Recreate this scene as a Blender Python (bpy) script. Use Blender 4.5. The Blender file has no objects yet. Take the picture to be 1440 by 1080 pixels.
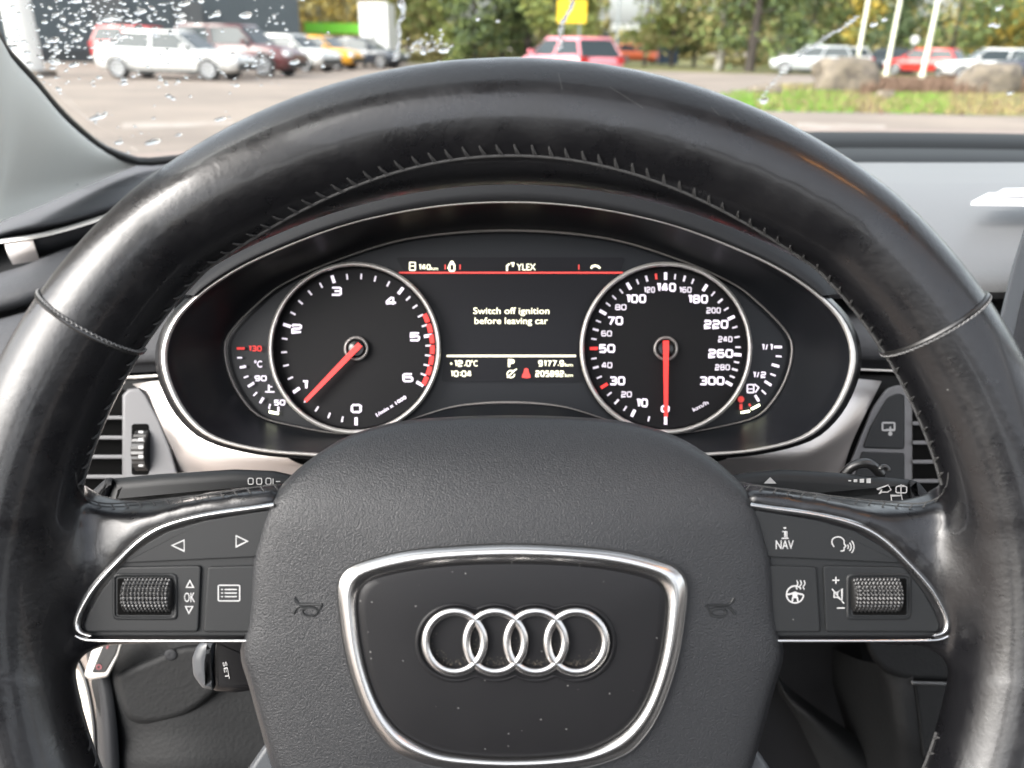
SKY, SUN, EXPO = .15, .9, 1.5
import bpy, bmesh, math, random
from mathutils import Vector, Matrix
from mathutils.bvhtree import BVHTree
random.seed(7)
R = math.radians; PI = math.pi
sc = bpy.context.scene
COL = sc.collection
F = 1088.0; PITCH = R(23.6); ROLL = R(-1.0); H = 1.18
cp, sp = math.cos(PITCH), math.sin(PITCH)
# ---------- frames: C = camera axes (x right, y up, z back); K = car axes (y forward, z up, origin on the ground); world
M_CAR = Matrix.Translation((0, 0, H)) @ Matrix.Rotation(ROLL, 4, 'Y') @ Matrix.Translation((0, 0, -H))
M_CAM = M_CAR @ Matrix.Translation((0, 0, H)) @ Matrix.Rotation(PI / 2 - PITCH, 4, 'X')
K2C = (Matrix.Translation((0, 0, H)) @ Matrix.Rotation(PI / 2 - PITCH, 4, 'X')).inverted()
def P(px, py, d): return Vector(((px - 720) / F * d, (540 - py) / F * d, -d))
def Ky(px, py, y):
    a, b = (px - 720) / F, (540 - py) / F
    k = y / (cp + b * sp)
    return Vector((a * k, y, H + k * (-sp + b * cp)))
def Kz(px, py, dz):
    a, b = (px - 720) / F, (540 - py) / F
    k = dz / (-sp + b * cp)
    return Vector((a * k, k * (cp + b * sp), H + dz))
def G(px, py, z=0.0):
    o = M_CAM.translation; d = (M_CAM.to_3x3() @ P(px, py, 1)); k = (z - o.z) / d.z
    return o + d * k
def GD(px, dist):                       # ground point under image column px at a forward distance
    o = M_CAM.translation; d = (M_CAM.to_3x3() @ P(px, 66, 1)); k = dist / d.y
    v = o + d * k; v.z = 0; return v
# ---------- materials
def nd(nt, t, **kw):
    n = nt.nodes.new(t)
    for k, v in kw.items():
        if k in n.inputs.keys(): n.inputs[k].default_value = v
        else: setattr(n, k, v)
    return n
MATS = {}
def mat(name, col, rough=.5, metal=0, spec=.5, bump=None, rvar=0, cvar=None, dust=0, coat=0, emit=0, sub=None, aniso=0):
    m = bpy.data.materials.new(name); MATS[name] = m; m.use_nodes = True
    nt = m.node_tree; b = nt.nodes['Principled BSDF']; L = nt.links.new
    c4 = (*col, 1)
    b.inputs['Base Color'].default_value = c4; b.inputs['Roughness'].default_value = rough
    b.inputs['Metallic'].default_value = metal; b.inputs['Specular IOR Level'].default_value = spec
    if coat: b.inputs['Coat Weight'].default_value = coat; b.inputs['Coat Roughness'].default_value = .08
    if emit: b.inputs['Emission Color'].default_value = c4; b.inputs['Emission Strength'].default_value = emit
    tc = nd(nt, 'ShaderNodeTexCoord'); src = tc.outputs['Object']; csock = None
    if cvar:                           # (scale, colour2)
        n = nd(nt, 'ShaderNodeTexNoise', Scale=cvar[0], Detail=6.0); L(src, n.inputs['Vector'])
        r = nd(nt, 'ShaderNodeValToRGB'); r.color_ramp.elements[0].position = .38; r.color_ramp.elements[1].position = .62
        r.color_ramp.elements[0].color = c4; r.color_ramp.elements[1].color = (*cvar[1], 1)
        L(n.outputs['Fac'], r.inputs['Fac']); csock = r.outputs['Color']
    if rvar:
        n = nd(nt, 'ShaderNodeTexNoise', Scale=(60.0 if rvar < .5 else 20.0), Detail=8.0, Roughness=.65); L(src, n.inputs['Vector'])
        r = nd(nt, 'ShaderNodeMapRange'); r.inputs['From Min'].default_value = .3; r.inputs['From Max'].default_value = .7
        r.inputs['To Min'].default_value = max(.03, rough - rvar); r.inputs['To Max'].default_value = rough + rvar
        L(n.outputs['Fac'], r.inputs['Value']); L(r.outputs['Result'], b.inputs['Roughness'])
    if dust:                           # fine pale dust specks
        v = nd(nt, 'ShaderNodeTexVoronoi', Scale=260.0); L(src, v.inputs['Vector'])
        lt = nd(nt, 'ShaderNodeMath', operation='LESS_THAN'); lt.inputs[1].default_value = .065; L(v.outputs['Distance'], lt.inputs[0])
        sp_ = nd(nt, 'ShaderNodeSeparateColor'); L(v.outputs['Color'], sp_.inputs['Color'])
        gt = nd(nt, 'ShaderNodeMath', operation='GREATER_THAN'); gt.inputs[1].default_value = 1 - dust; L(sp_.outputs[0], gt.inputs[0])
        mu = nd(nt, 'ShaderNodeMath', operation='MULTIPLY'); L(lt.outputs[0], mu.inputs[0]); L(gt.outputs[0], mu.inputs[1])
        mx = nd(nt, 'ShaderNodeMixRGB'); mx.inputs['Color1'].default_value = c4; mx.inputs['Color2'].default_value = (.16, .16, .155, 1)
        if csock: L(csock, mx.inputs['Color1'])
        L(mu.outputs[0], mx.inputs['Fac']); csock = mx.outputs['Color']
    if csock: L(csock, b.inputs['Base Color'])
    if bump:                           # (kind, scale, strength, distance)
        kind, s, st, di = bump
        if kind == 'cell':
            n0 = nd(nt, 'ShaderNodeTexNoise', Scale=s * .9, Detail=2.0); L(src, n0.inputs['Vector'])
            mxv = nd(nt, 'ShaderNodeMixRGB'); mxv.inputs['Fac'].default_value = .0012
            L(src, mxv.inputs['Color1']); L(n0.outputs['Color'], mxv.inputs['Color2'])
            n = nd(nt, 'ShaderNodeTexVoronoi', Scale=s); n.feature = 'SMOOTH_F1'; n.inputs['Smoothness'].default_value = .35
            L(mxv.outputs['Color'], n.inputs['Vector']); o = n.outputs['Distance']; inv = True
        elif kind == 'brush':
            mp = nd(nt, 'ShaderNodeMapping'); mp.inputs['Scale'].default_value = (.04, 1, 1); L(src, mp.inputs['Vector'])
            n = nd(nt, 'ShaderNodeTexNoise', Scale=s, Detail=4.0); L(mp.outputs['Vector'], n.inputs['Vector']); o = n.outputs['Fac']; inv = False
        else:
            n = nd(nt, 'ShaderNodeTexNoise', Scale=s, Detail=5.0, Roughness=.6); L(src, n.inputs['Vector']); o = n.outputs['Fac']; inv = False
        bp = nd(nt, 'ShaderNodeBump'); bp.invert = inv
        bp.inputs['Strength'].default_value = st; bp.inputs['Distance'].default_value = di
        L(o, bp.inputs['Height']); L(bp.outputs['Normal'], b.inputs['Normal'])
    return m
# ---------- mesh plumbing
class MB:
    def __init__(s, space='C'): s.v = []; s.f = []; s.sp = space
    def add(s, vs, fs):
        o = len(s.v); s.v += [Vector(v) for v in vs]; s.f += [tuple(i + o for i in f) for f in fs]; return s
    def loft(s, rings, closed=True, cap0=False, cap1=False, flip=False):
        n = len(rings[0]); vs = [p for r in rings for p in r]; fs = []
        for i in range(len(rings) - 1):
            for j in range(n if closed else n - 1):
                k = (j + 1) % n
                q = (i * n + j, i * n + k, (i + 1) * n + k, (i + 1) * n + j)
                fs.append(q[::-1] if flip else q)
        if cap0: fs.append(tuple(range(n)))
        if cap1: fs.append(tuple(range((len(rings) - 1) * n, len(rings) * n)))
        return s.add(vs, fs)
    def tube(s, pts, r, n=8, closed=False, rf=None):
        pts = [Vector(p) for p in pts]; rings = []; m = len(pts); up = None
        for i, p in enumerate(pts):
            a = pts[(i - 1) % m] if closed or i else p; b = pts[(i + 1) % m] if closed or i < m - 1 else p
            t = (b - a).normalized()
            if up is None: up = t.orthogonal().normalized()
            up = (up - t * up.dot(t)); up = up.normalized() if up.length > 1e-9 else t.orthogonal().normalized()
            w = t.cross(up); rr = rf(i / (m - 1)) if rf else r
            rings.append([p + (up * math.cos(2 * PI * k / n) + w * math.sin(2 * PI * k / n)) * rr for k in range(n)])
        if closed: rings.append(rings[0])
        return s.loft(rings, True, not closed, not closed)
    def box(s, c, sz, rot=None):
        c = Vector(c); vs = []
        for x in (-.5, .5):
            for y in (-.5, .5):
                for z in (-.5, .5):
                    v = Vector((x * sz[0], y * sz[1], z * sz[2])); v = rot @ v if rot else v; vs.append(c + v)
        return s.add(vs, [(0, 1, 3, 2), (4, 6, 7, 5), (0, 4, 5, 1), (2, 3, 7, 6), (0, 2, 6, 4), (1, 5, 7, 3)])
    def plate(s, out, d, thick, bev=.0008, steps=3):
        """solid with outline OUT (image points at depth d), rounded front edge"""
        o2 = [Vector((x, y)) for x, y in out]; n = len(o2)
        area = sum(o2[i].x * o2[(i + 1) % n].y - o2[(i + 1) % n].x * o2[i].y for i in range(n))
        sg = 1 if area > 0 else -1; nr = []
        for i in range(n):
            a = (o2[i] - o2[i - 1]); b = (o2[(i + 1) % n] - o2[i])
            a = a.normalized() if a.length > 1e-6 else b.normalized(); b = b.normalized() if b.length > 1e-6 else a
            na = Vector((-a.y, a.x)) * sg; nb = Vector((-b.y, b.x)) * sg; m = na + nb
            m = m.normalized() if m.length > 1e-4 else na
            nr.append(m / max(.5, m.dot(na)))
        bp_ = bev / d * F; rings = [[P(v.x, v.y, d + thick) for v in o2]]
        for k in range(steps + 1):
            t = k / steps * PI / 2; ins = bp_ * (1 - math.cos(t)); dd = d + bev * (1 - math.sin(t))
            rings.append([P(v.x + q.x * ins, v.y + q.y * ins, dd) for v, q in zip(o2, nr)])
        rings.append([P(v.x + q.x * (bp_ + .8), v.y + q.y * (bp_ + .8), d) for v, q in zip(o2, nr)])
        return s.loft(rings, True, True, True)
    def band(s, outer, inner, do, di, h=.001, k=8):
        rings = []
        for i in range(k + 1):
            t = i / k; d = do * (1 - t) + di * t - h * math.sin(PI * t)
            rings.append([P(a[0] * (1 - t) + b[0] * t, a[1] * (1 - t) + b[1] * t, d) for a, b in zip(outer, inner)])
        back = [[P(b[0], b[1], di + .002) for b in inner], [P(a[0], a[1], do + .002) for a in outer]]
        return s.loft(rings + back + [rings[0]], True)
    def stroke(s, pts, w, d, surf=None, closed=False):
        pts = [Vector(p) for p in pts]; n = len(pts); A = []; B = []
        for i, p in enumerate(pts):
            a = pts[(i - 1) % n] if closed or i else p; b = pts[(i + 1) % n] if closed or i < n - 1 else p
            t = (b - a).normalized(); q = Vector((-t.y, t.x))
            u = (p - a).normalized() if (p - a).length > 0 else t
            k = 1 / max(.5, abs(t.dot(u)))
            A.append(p + q * w / 2 * k); B.append(p - q * w / 2 * k)
        def pt(v):
            dd = surf(v.x, v.y) if surf else d
            return P(v.x, v.y, dd)
        vs = [pt(v) for v in A] + [pt(v) for v in B]
        fs = [(i, (i + 1) % n, n + (i + 1) % n, n + i) for i in range(n if closed else n - 1)]
        return s.add(vs, fs)
    def poly(s, pts, d): return s.add([P(x, y, d) for x, y in pts], [tuple(range(len(pts)))])
    def disc(s, cx, cy, r, d, n=20, ry=None):
        return s.poly([(cx + r * math.cos(2 * PI * i / n), cy + (ry or r) * math.sin(2 * PI * i / n)) for i in range(n)], d)
    def build(s, name, m, parent=None, smooth=True, sharp=40):
        me = bpy.data.meshes.new(name); off = Vector(parent['_o']) if parent is not None and '_o' in parent else Vector((0, 0, 0))
        T = M_CAM if s.sp == 'C' else (M_CAR if s.sp == 'K' else Matrix())
        me.from_pydata([tuple((T @ v) - off) for v in s.v], [], s.f)
        bm = bmesh.new(); bm.from_mesh(me); bmesh.ops.recalc_face_normals(bm, faces=bm.faces); bm.to_mesh(me); bm.free()
        if smooth:
            me.polygons.foreach_set('use_smooth', [True] * len(me.polygons))
            if sharp: me.set_sharp_from_angle(angle=R(sharp))
        me.materials.append(m if not isinstance(m, str) else MATS[m])
        o = bpy.data.objects.new(name, me); COL.objects.link(o)
        if parent is not None: o.parent = parent; o['_o'] = tuple(off)
        return o
def tag(o, label=None, cat=None, group=None, kind=None):
    if label: o['label'] = label
    if cat: o['category'] = cat
    if group: o['group'] = group
    if kind: o['kind'] = kind
    return o
def thing(name, loc, label=None, cat=None, group=None, kind=None):
    o = bpy.data.objects.new(name, None); o.empty_display_size = .05; COL.objects.link(o); o.location = loc; o['_o'] = tuple(loc)
    return tag(o, label, cat, group, kind)
def cw(px, py, d): return M_CAM @ P(px, py, d)
def closed_curve(pts, n=96, ct=None):
    """closed Catmull-Rom through pts, resampled to n evenly spaced points"""
    m = len(pts); out = []
    for i in range(m):
        p0, p1, p2, p3 = [Vector(pts[(i + k) % m]) for k in (-1, 0, 1, 2)]
        for j in range(10):
            t = j / 10
            out.append(.5 * ((2 * p1) + (p2 - p0) * t + (2 * p0 - 5 * p1 + 4 * p2 - p3) * t * t + (3 * p1 - p0 - 3 * p2 + p3) * t ** 3))
    return resample(out + [out[0]], n + 1)[:-1]
def open_curve(pts, n=40):
    m = len(pts); out = []
    for i in range(m - 1):
        p0, p1, p2, p3 = [Vector(pts[min(max(i + k, 0), m - 1)]) for k in (-1, 0, 1, 2)]
        for j in range(10):
            t = j / 10
            out.append(.5 * ((2 * p1) + (p2 - p0) * t + (2 * p0 - 5 * p1 + 4 * p2 - p3) * t * t + (3 * p1 - p0 - 3 * p2 + p3) * t ** 3))
    out.append(Vector(pts[-1])); return resample(out, n)
def resample(c, n):
    L = [0]
    for a, b in zip(c, c[1:]): L.append(L[-1] + (b - a).length)
    out = []; k = 0
    for i in range(n):
        t = L[-1] * i / (n - 1)
        while k < len(L) - 2 and L[k + 1] < t: k += 1
        u = (t - L[k]) / max(1e-12, L[k + 1] - L[k]); out.append(c[k].lerp(c[k + 1], min(1, u)))
    return out
def mirx(pts, c=720): return [(2 * c - x, y) for x, y in pts]
def sym(half, c):                      # half outline from top centre round the left side to bottom centre -> whole outline
    return half + [(2 * c - x, y) for x, y in half[-2:0:-1]]
def rrect(x0, y0, x1, y1, r, k=5):
    o = []
    for cx, cy, a0 in ((x1 - r, y0 + r, -90), (x1 - r, y1 - r, 0), (x0 + r, y1 - r, 90), (x0 + r, y0 + r, 180)):
        for i in range(k + 1):
            a = R(a0 + 90 * i / k); o.append((cx + r * math.cos(a), cy + r * math.sin(a)))
    return o
def rpoly(pts, r, k=4):                # polygon with rounded corners
    o = []; n = len(pts)
    for i in range(n):
        p = Vector(pts[i]); a = Vector(pts[i - 1]); b = Vector(pts[(i + 1) % n])
        rr = min(r, (a - p).length * .45, (b - p).length * .45)
        u = p + (a - p).normalized() * rr; w = p + (b - p).normalized() * rr
        for j in range(k + 1):
            t = j / k; q = u * (1 - t) ** 2 + p * 2 * t * (1 - t) + w * t * t; o.append((q.x, q.y))
    return o
# ---------- lettering
_TC = {}
def glyphs(s, off=0.0, res=3):
    if (s, off) in _TC: return _TC[(s, off)]
    cu = bpy.data.curves.new('lettering', 'FONT'); cu.body = s; cu.size = 1; cu.offset = off; cu.resolution_u = res
    cu.align_x = 'CENTER'; ob = bpy.data.objects.new('lettering', cu); COL.objects.link(ob)
    dg = bpy.context.evaluated_depsgraph_get(); ev = ob.evaluated_get(dg); me = ev.to_mesh()
    vs = [(v.co.x, v.co.y) for v in me.vertices]; fs = [tuple(p.vertices) for p in me.polygons]
    ev.to_mesh_clear(); bpy.data.objects.remove(ob); bpy.data.curves.remove(cu)
    _TC[(s, off)] = (vs, fs); return vs, fs
_hv, _ = glyphs('H'); CAP = max(v[1] for v in _hv) - min(v[1] for v in _hv)
def text(mb, s, cx, cy, h, d, xs=1.0, rot=0, off=.0, width=None):
    vs, fs = glyphs(s, off); x0 = min(v[0] for v in vs); x1 = max(v[0] for v in vs); k = h / CAP
    if width: xs = width / ((x1 - x0) * k)
    c, s_ = math.cos(R(rot)), math.sin(R(rot)); out = []
    for x, y in vs:
        X = (x - (x0 + x1) / 2) * k * xs; Y = (y - CAP / 2) * k
        out.append(P(cx + X * c - Y * s_ * 1, cy - (X * s_ + Y * c), d))
    mb.add(out, fs); return mb
DG = {'0': [[(.15, 0), (.85, 0), (1, .15), (1, .85), (.85, 1), (.15, 1), (0, .85), (0, .15), (.15, 0), (.5, 0)]],
 '1': [[(.2, 0), (.62, 0), (.62, 1)]],
 '2': [[(0, .2), (.12, 0), (.88, 0), (1, .12), (1, .38), (.88, .5), (.12, .5), (0, .62), (0, 1), (1, 1)]],
 '3': [[(.02, 0), (.88, 0), (1, .12), (1, .38), (.88, .48), (1, .6), (1, .88), (.88, 1), (0, 1)], [(.3, .48), (.88, .48)]],
 '4': [[(.78, 1), (.78, 0), (.56, 0), (0, .6), (0, .72), (1.08, .72)]],
 '5': [[(1, 0), (.04, 0), (.04, .42), (.86, .42), (1, .54), (1, .88), (.88, 1), (0, 1)]],
 '6': [[(.96, 0), (.14, 0), (0, .14), (0, .86), (.14, 1), (.86, 1), (1, .88), (1, .56), (.88, .44), (.05, .44)]],
 '7': [[(0, 0), (1, 0), (.38, 1.04)]],
 '8': [[(.5, 0), (.86, 0), (.96, .1), (.96, .38), (.86, .48), (.14, .48), (.04, .38), (.04, .1), (.14, 0), (.5, 0)], [(.14, .48), (0, .58), (0, .88), (.12, 1), (.88, 1), (1, .88), (1, .58), (.86, .48)]],
 '9': [[(.04, 1), (.86, 1), (1, .86), (1, .14), (.86, 0), (.14, 0), (0, .12), (0, .44), (.12, .56), (.95, .56)]],
 '.': [[(.3, .86), (.7, .86)]], ':': [[(.3, .28), (.7, .28)], [(.3, .78), (.7, .78)]], '+': [[(0, .55), (.9, .55)], [(.45, .3), (.45, .8)]], '/': [[(.1, 1), (.7, 0)]]}
def digits(mb, s, cx, cy, h, w, sw, d, gap=None):
    """broad squared figures drawn as strokes; w = width of the whole number, sw = stroke width"""
    wt = [{'1': .66, '.': .38, ':': .38, '/': .7, '+': .8}.get(c, 1) for c in s]; gap = gap if gap is not None else sw * .55
    u = (w - gap * (len(s) - 1)) / sum(wt); x = cx - w / 2
    for c, k in zip(s, wt):
        W_ = u * k; q = sw / 2; sx = max(.4, (W_ if c not in '1.:' else (u if c == '1' else u * .8)) - sw); sy = h - sw
        for st in DG[c]: mb.stroke([(x + q + (a - (.12 if c == '1' else (.2 if c in '.:' else 0))) * sx, cy - h / 2 + q + b * sy) for a, b in st], sw, d)
        x += W_ + gap
class Surf:
    """depth of an interior surface behind an image point"""
    def __init__(s, ob):
        me = ob.data; inv = M_CAM.inverted(); off = Vector(ob['_o']) if '_o' in ob else Vector((0, 0, 0))
        s.t = BVHTree.FromPolygons([inv @ (v.co + off) for v in me.vertices], [tuple(p.vertices) for p in me.polygons])
    def __call__(s, px, py, lift=.00025, default=.27):
        h = s.t.ray_cast(Vector((0, 0, 0)), P(px, py, 1).normalized())
        return (-h[0].z if h[0] is not None else default) - lift
# ================= materials
mat('leather', (.006, .006, .007), .32, rvar=.13, bump=('noise', 520, .20, .0006), dust=.03, spec=.5, coat=.27)
mat('leather_thread', (.05, .05, .05), .7, spec=.3)
mat('mark_red', (.22, .05, .06), .5); mat('worn_leather', (.07, .07, .07), .6); mat('seam_thread', (.16, .16, .16), .5)
mat('pad_plastic', (.018, .019, .021), .38, bump=('cell', 1850, .58, .0003), spec=.42, dust=.04)
mat('badge_plastic', (.011, .011, .012), .40, bump=('noise', 900, .05, .0002), dust=.55, spec=.18, rvar=.06)
mat('satin_metal', (.68, .67, .66), .27, metal=1, bump=('noise', 500, .05, .0003))
mat('chrome', (.68, .68, .68), .25, metal=1)
mat('key_plastic', (.013, .014, .015), .48, spec=.3, bump=('noise', 1400, .08, .0002), dust=.05)
mat('black_gloss', (.008, .008, .009), .22)
mat('cowl_black', (.012, .013, .014), .55, spec=.15); mat('lamp_warm', (1, .42, .10), .5, emit=4)
mat('rubber', (.010, .010, .010), .34, dust=.05, spec=.8)
mat('print_white', (.40, .40, .40), .6)
mat('dash_pad', (.150, .150, .154), .5, spec=.9, bump=('cell', 420, .2, .0005), dust=.02)
mat('dash_soft', (.075, .077, .082), .62, spec=.2, bump=('cell', 420, .25, .0006), dust=.02)
mat('dash_dark', (.009, .0095, .010), .6, spec=.2, bump=('cell', 420, .25, .0006))
mat('vent_grey', (.11, .11, .115), .42)
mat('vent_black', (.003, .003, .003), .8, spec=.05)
mat('alu', (.66, .62, .60), .32, metal=.85, bump=('brush', 900, .25, .0004))
mat('trim_line', (.62, .60, .57), .34, metal=.65)
mat('trim_thin', (.30, .28, .27), .35, metal=.5)
mat('hood_plastic', (.014, .015, .017), .62, spec=.25, bump=('noise', 900, .1, .0003))
mat('cluster_black', (.008, .009, .011), .36, spec=.3)
mat('dial_black', (.005, .005, .006), .6, spec=.2)
mat('screen_black', (.004, .004, .006), .4, spec=.25)
mat('glow_white', (.62, .56, .66), .5, emit=.5)
mat('glow_dim', (.5, .46, .52), .5, emit=.36)
mat('glow_red', (.80, .035, .03), .5, emit=.28)
mat('glow_red_dim', (.45, .03, .025), .5, emit=.35)
mat('glow_cream', (.72, .69, .50), .5, emit=.72)
mat('glow_lit', (.95, .98, .72), .5, emit=1.3)
mat('paper', (.82, .82, .84), .6)
mat('pillar_cloth', (.80, .80, .75), .85, bump=('noise', 900, .2, .0004))
mat('cabin_dark', (.014, .014, .015), .75, spec=.2)
mat('cabin_light', (.55, .55, .54), .85)
mat('car_white', (.72, .68, .60), .30, coat=.5)
mat('screen_grey', (.055, .06, .066), .35)
# ================= steering wheel
D0, HUBY, RC = .261, 853, .1708
HUB = P(720, HUBY, D0)
wheel = thing('steering_wheel', M_CAM @ HUB, 'black leather steering wheel with silver four ring emblem and button spokes', 'steering wheel')
def rt(th):                            # grip radius round the rim, th in degrees (0 = right, 90 = top)
    a = abs(((th - 90 + 180) % 360) - 180)
    t = min(1, a / 75); t = t * t * (3 - 2 * t); return .0152 + .0036 * t
def topw(th):                          # the grip swells inwards round the top of the rim
    a = abs(((th - 90 + 180) % 360) - 180) / 42
    return max(0, 1 - a * a)
def rimpt(th, ph, dr=0):
    """ph: 0 towards the driver, 90 inwards to the hub"""
    a, b = R(th), R(ph); r = rt(th) + dr
    rad = RC - math.sin(b) * r + (.0187 - rt(th)) * .25
    w = topw(th); r += .0053 * w; rad = RC + (.0187 - rt(th)) * .25 - .0083 * w - math.sin(b) * r
    return HUB + Vector((math.cos(a) * rad, math.sin(a) * rad, math.cos(b) * r))
src = MB()
N, M = 240, 36
rings = [[rimpt(i * 360 / N, j * 360 / M) for j in range(M)] for i in range(N)]
src.loft(rings + [rings[0]], True)
SPL = [(18, 668), (70, 676), (112, 698), (150, 709), (185, 707), (250, 700), (330, 688), (384, 680), (396, 682), (392, 700), (374, 724), (360, 770), (354, 800), (352, 907), (240, 908), (150, 912), (104, 926), (60, 950), (18, 975)]
def prism(mb, pts, d, th, top=None):
    tmp = bmesh.new(); a = [tmp.verts.new(P(x, y, d)) for x, y in (top or pts)]; b = [tmp.verts.new(P(x, y, d) - Vector((0, 0, th))) for x, y in pts]
    tmp.faces.new(a); tmp.faces.new(b[::-1])
    for i in range(len(pts)): tmp.faces.new((a[i], b[i], b[(i + 1) % len(pts)], a[(i + 1) % len(pts)]))
    bmesh.ops.triangulate(tmp, faces=tmp.faces[:]); bmesh.ops.recalc_face_normals(tmp, faces=tmp.faces[:]); tmp.verts.index_update()
    mb.add([v.co.copy() for v in tmp.verts], [tuple(v.index for v in f.verts) for f in tmp.faces]); tmp.free()
SPT = [(x, y + 15) if 60 < x and y < 800 else (x, y) for x, y in SPL]
prism(src, SPL, .2655, .015, SPT); prism(src, mirx(SPL)[::-1], .2655, .015, mirx(SPT)[::-1])
for s in (0, 1):                       # leather roll that follows the silver surround
    rp = [(90, 900), (93, 868), (108, 832), (138, 798), (174, 762), (216, 734), (280, 716), (350, 705), (386, 701)]
    src.tube([P(x, y, .2672) for x, y in open_curve(mirx(rp) if s else rp, 40)], .0040, 10)
SPE = [(-10, 700), (60, 712), (96, 735), (104, 780), (96, 850), (80, 905), (40, 935), (-10, 950)]
prism(src, SPE, .2590, .014); prism(src, mirx(SPE)[::-1], .2590, .014)
# thumb rests: pads swelling out of the rim just above the spokes
o = src.build('rim', 'leather', wheel, sharp=0)
md = o.modifiers.new('r', 'REMESH'); md.mode = 'VOXEL'; md.voxel_size = .0017; md.use_smooth_shade = True
ms = o.modifiers.new('s', 'SMOOTH'); ms.factor = .5; ms.iterations = 24
dg = bpy.context.evaluated_depsgraph_get(); me = bpy.data.meshes.new_from_object(o.evaluated_get(dg)); o.modifiers.clear()
old = o.data; o.data = me; bpy.data.meshes.remove(old)
if not me.materials: me.materials.append(MATS['leather'])
bm = bmesh.new(); bm.from_mesh(me); iv = M_CAM.inverted(); of = Vector(wheel['_o']); sel = []
for v in bm.verts:
    c = iv @ (v.co + of); px = 720 + c.x / -c.z * F; py = 540 - c.y / -c.z * F; q = abs(px - 720)
    if 560 < q < 740 and 735 < py < 960 and c.z > -.275: sel.append(v)
for _ in range(24): bmesh.ops.smooth_vert(bm, verts=sel, factor=.5, use_axis_x=True, use_axis_y=True, use_axis_z=True)
bm.to_mesh(me); bm.free()
me.polygons.foreach_set('use_smooth', [True] * len(me.polygons))
rim = o; SR = Surf(rim)
# silhouette-side stitch line along the inner edge
def seam_ph(th):
    a = R(th); c = rimpt(th, 0); v = -c; u = Vector((math.cos(a), math.sin(a), 0))
    e = math.degrees(math.atan2(-v.dot(u), v.z))          # where the tube faces the viewer
    return e + 67 - 39 * topw(th)
st = MB()
def arc_seam(t0, t1):
    pts = [rimpt(t, seam_ph(t), .0001) for t in [t0 + (t1 - t0) * i / 160 for i in range(161)]]
    st.tube(pts, .00045, 6)
    n = int(abs(t1 - t0) / 360 * 2 * PI * .156 / .0056)
    for i in range(n):
        t = t0 + (t1 - t0) * (i + .5) / n; p = seam_ph(t); j = random.uniform(-.12, .12)
        A = rimpt(t, p, .0002); B = rimpt(t + .62 + j, p - 7.5, .00025); Cc = rimpt(t + .85 + j, p - 10.5, .0001)
        st.tube([A, B, Cc], .00026, 5); st.tube([rimpt(t + .35, p, .0002), rimpt(t + .75 + j, p - 7, .0003), Cc], .00022, 5)
arc_seam(15.5, 164.5); arc_seam(197, 262); arc_seam(278, 343)
for s in (0, 1):
    c = [(106, 664), (109, 684), (120, 699), (140, 707), (165, 708), (220, 703), (300, 694), (360, 685), (386, 682)]
    if s: c = mirx(c)
    cc = open_curve(c, 60); pts = [P(v.x, v.y, SR(v.x, v.y + 2.5, .0001, .262)) for v in cc]
    pts = resample([Vector(q) for q in pts], 60); st.tube(pts, .00028, 6)
    for v in resample(cc, 17)[1:]:
        d = SR(v.x, v.y + 5, .0002, .262); k = 1 if s else -1
        st.tube([P(v.x, v.y, d), P(v.x - k * 2, v.y + 3, d - .0004), P(v.x - k * 5, v.y + 7, SR(v.x - k * 5, v.y + 7, .0001, d))], .00026, 5)
st.build('stitching', 'leather_thread', rim)
for th in (146, 34):
    sm = MB(); sm.tube([rimpt(th, ph, -.00005) for ph in range(0, 360, 6)], .0007, 6, True); sm.build('seam_groove', 'rubber', rim)
    sm = MB()
    for ph in range(-100, 118, 5): sm.tube([rimpt(th - .42, ph, .0001), rimpt(th - .30, ph + 2, .0005), rimpt(th - .42, ph + 4.2, .0001)], .00032, 5)
    sm.build('seam_stitching', 'seam_thread', rim)
# scratches worn into the leather at the top of the rim
for a in ([(857, 122), (905, 152)], [(785, 102), (791, 127)], [(1000, 150), (1012, 163)], [(1040, 168), (1030, 160)], [(158, 321), (190, 338)]):
    scr = MB(); cv = open_curve(a, 12); scr.stroke(cv, .5, .25, surf=lambda x, y: SR(x, y, .00008, .25)); scr.build('scratch', 'worn_leather', rim)
# ---- airbag cover
AH = [(720, 584), (640, 586), (560, 593), (490, 613), (440, 643), (405, 673), (377, 708), (360, 760), (352, 795), (347, 870), (338, 920), (350, 965), (368, 1030), (386, 1090), (420, 1150), (520, 1200), (620, 1212), (720, 1214)]
ao = closed_curve(sym(AH, 720), 160)
ctr = Vector((720, 890)); cov = MB(); rings = []
prof = [(0, .300), (0, .2730), (.003, .2680), (.008, .2650), (.018, .2630), (.04, .2620), (.08, .2613), (.14, .2608), (.2, .2604), (.3, .2600), (.45, .2588), (.6, .2580), (.8, .2577), (.97, .2576)]
for t, d in prof:
    ring = []
    for v in ao:
        q = v.lerp(ctr, t); e = max(0, min(1, (745 - q.y) / 160)); ring.append(P(q.x, q.y, d + (.018 * e * e if d < .29 else 0)))
    rings.append(ring)
cov.loft(rings, True, True, True)
cover = cov.build('airbag_cover', 'pad_plastic', wheel, sharp=60); SC_ = Surf(cover)
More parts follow.
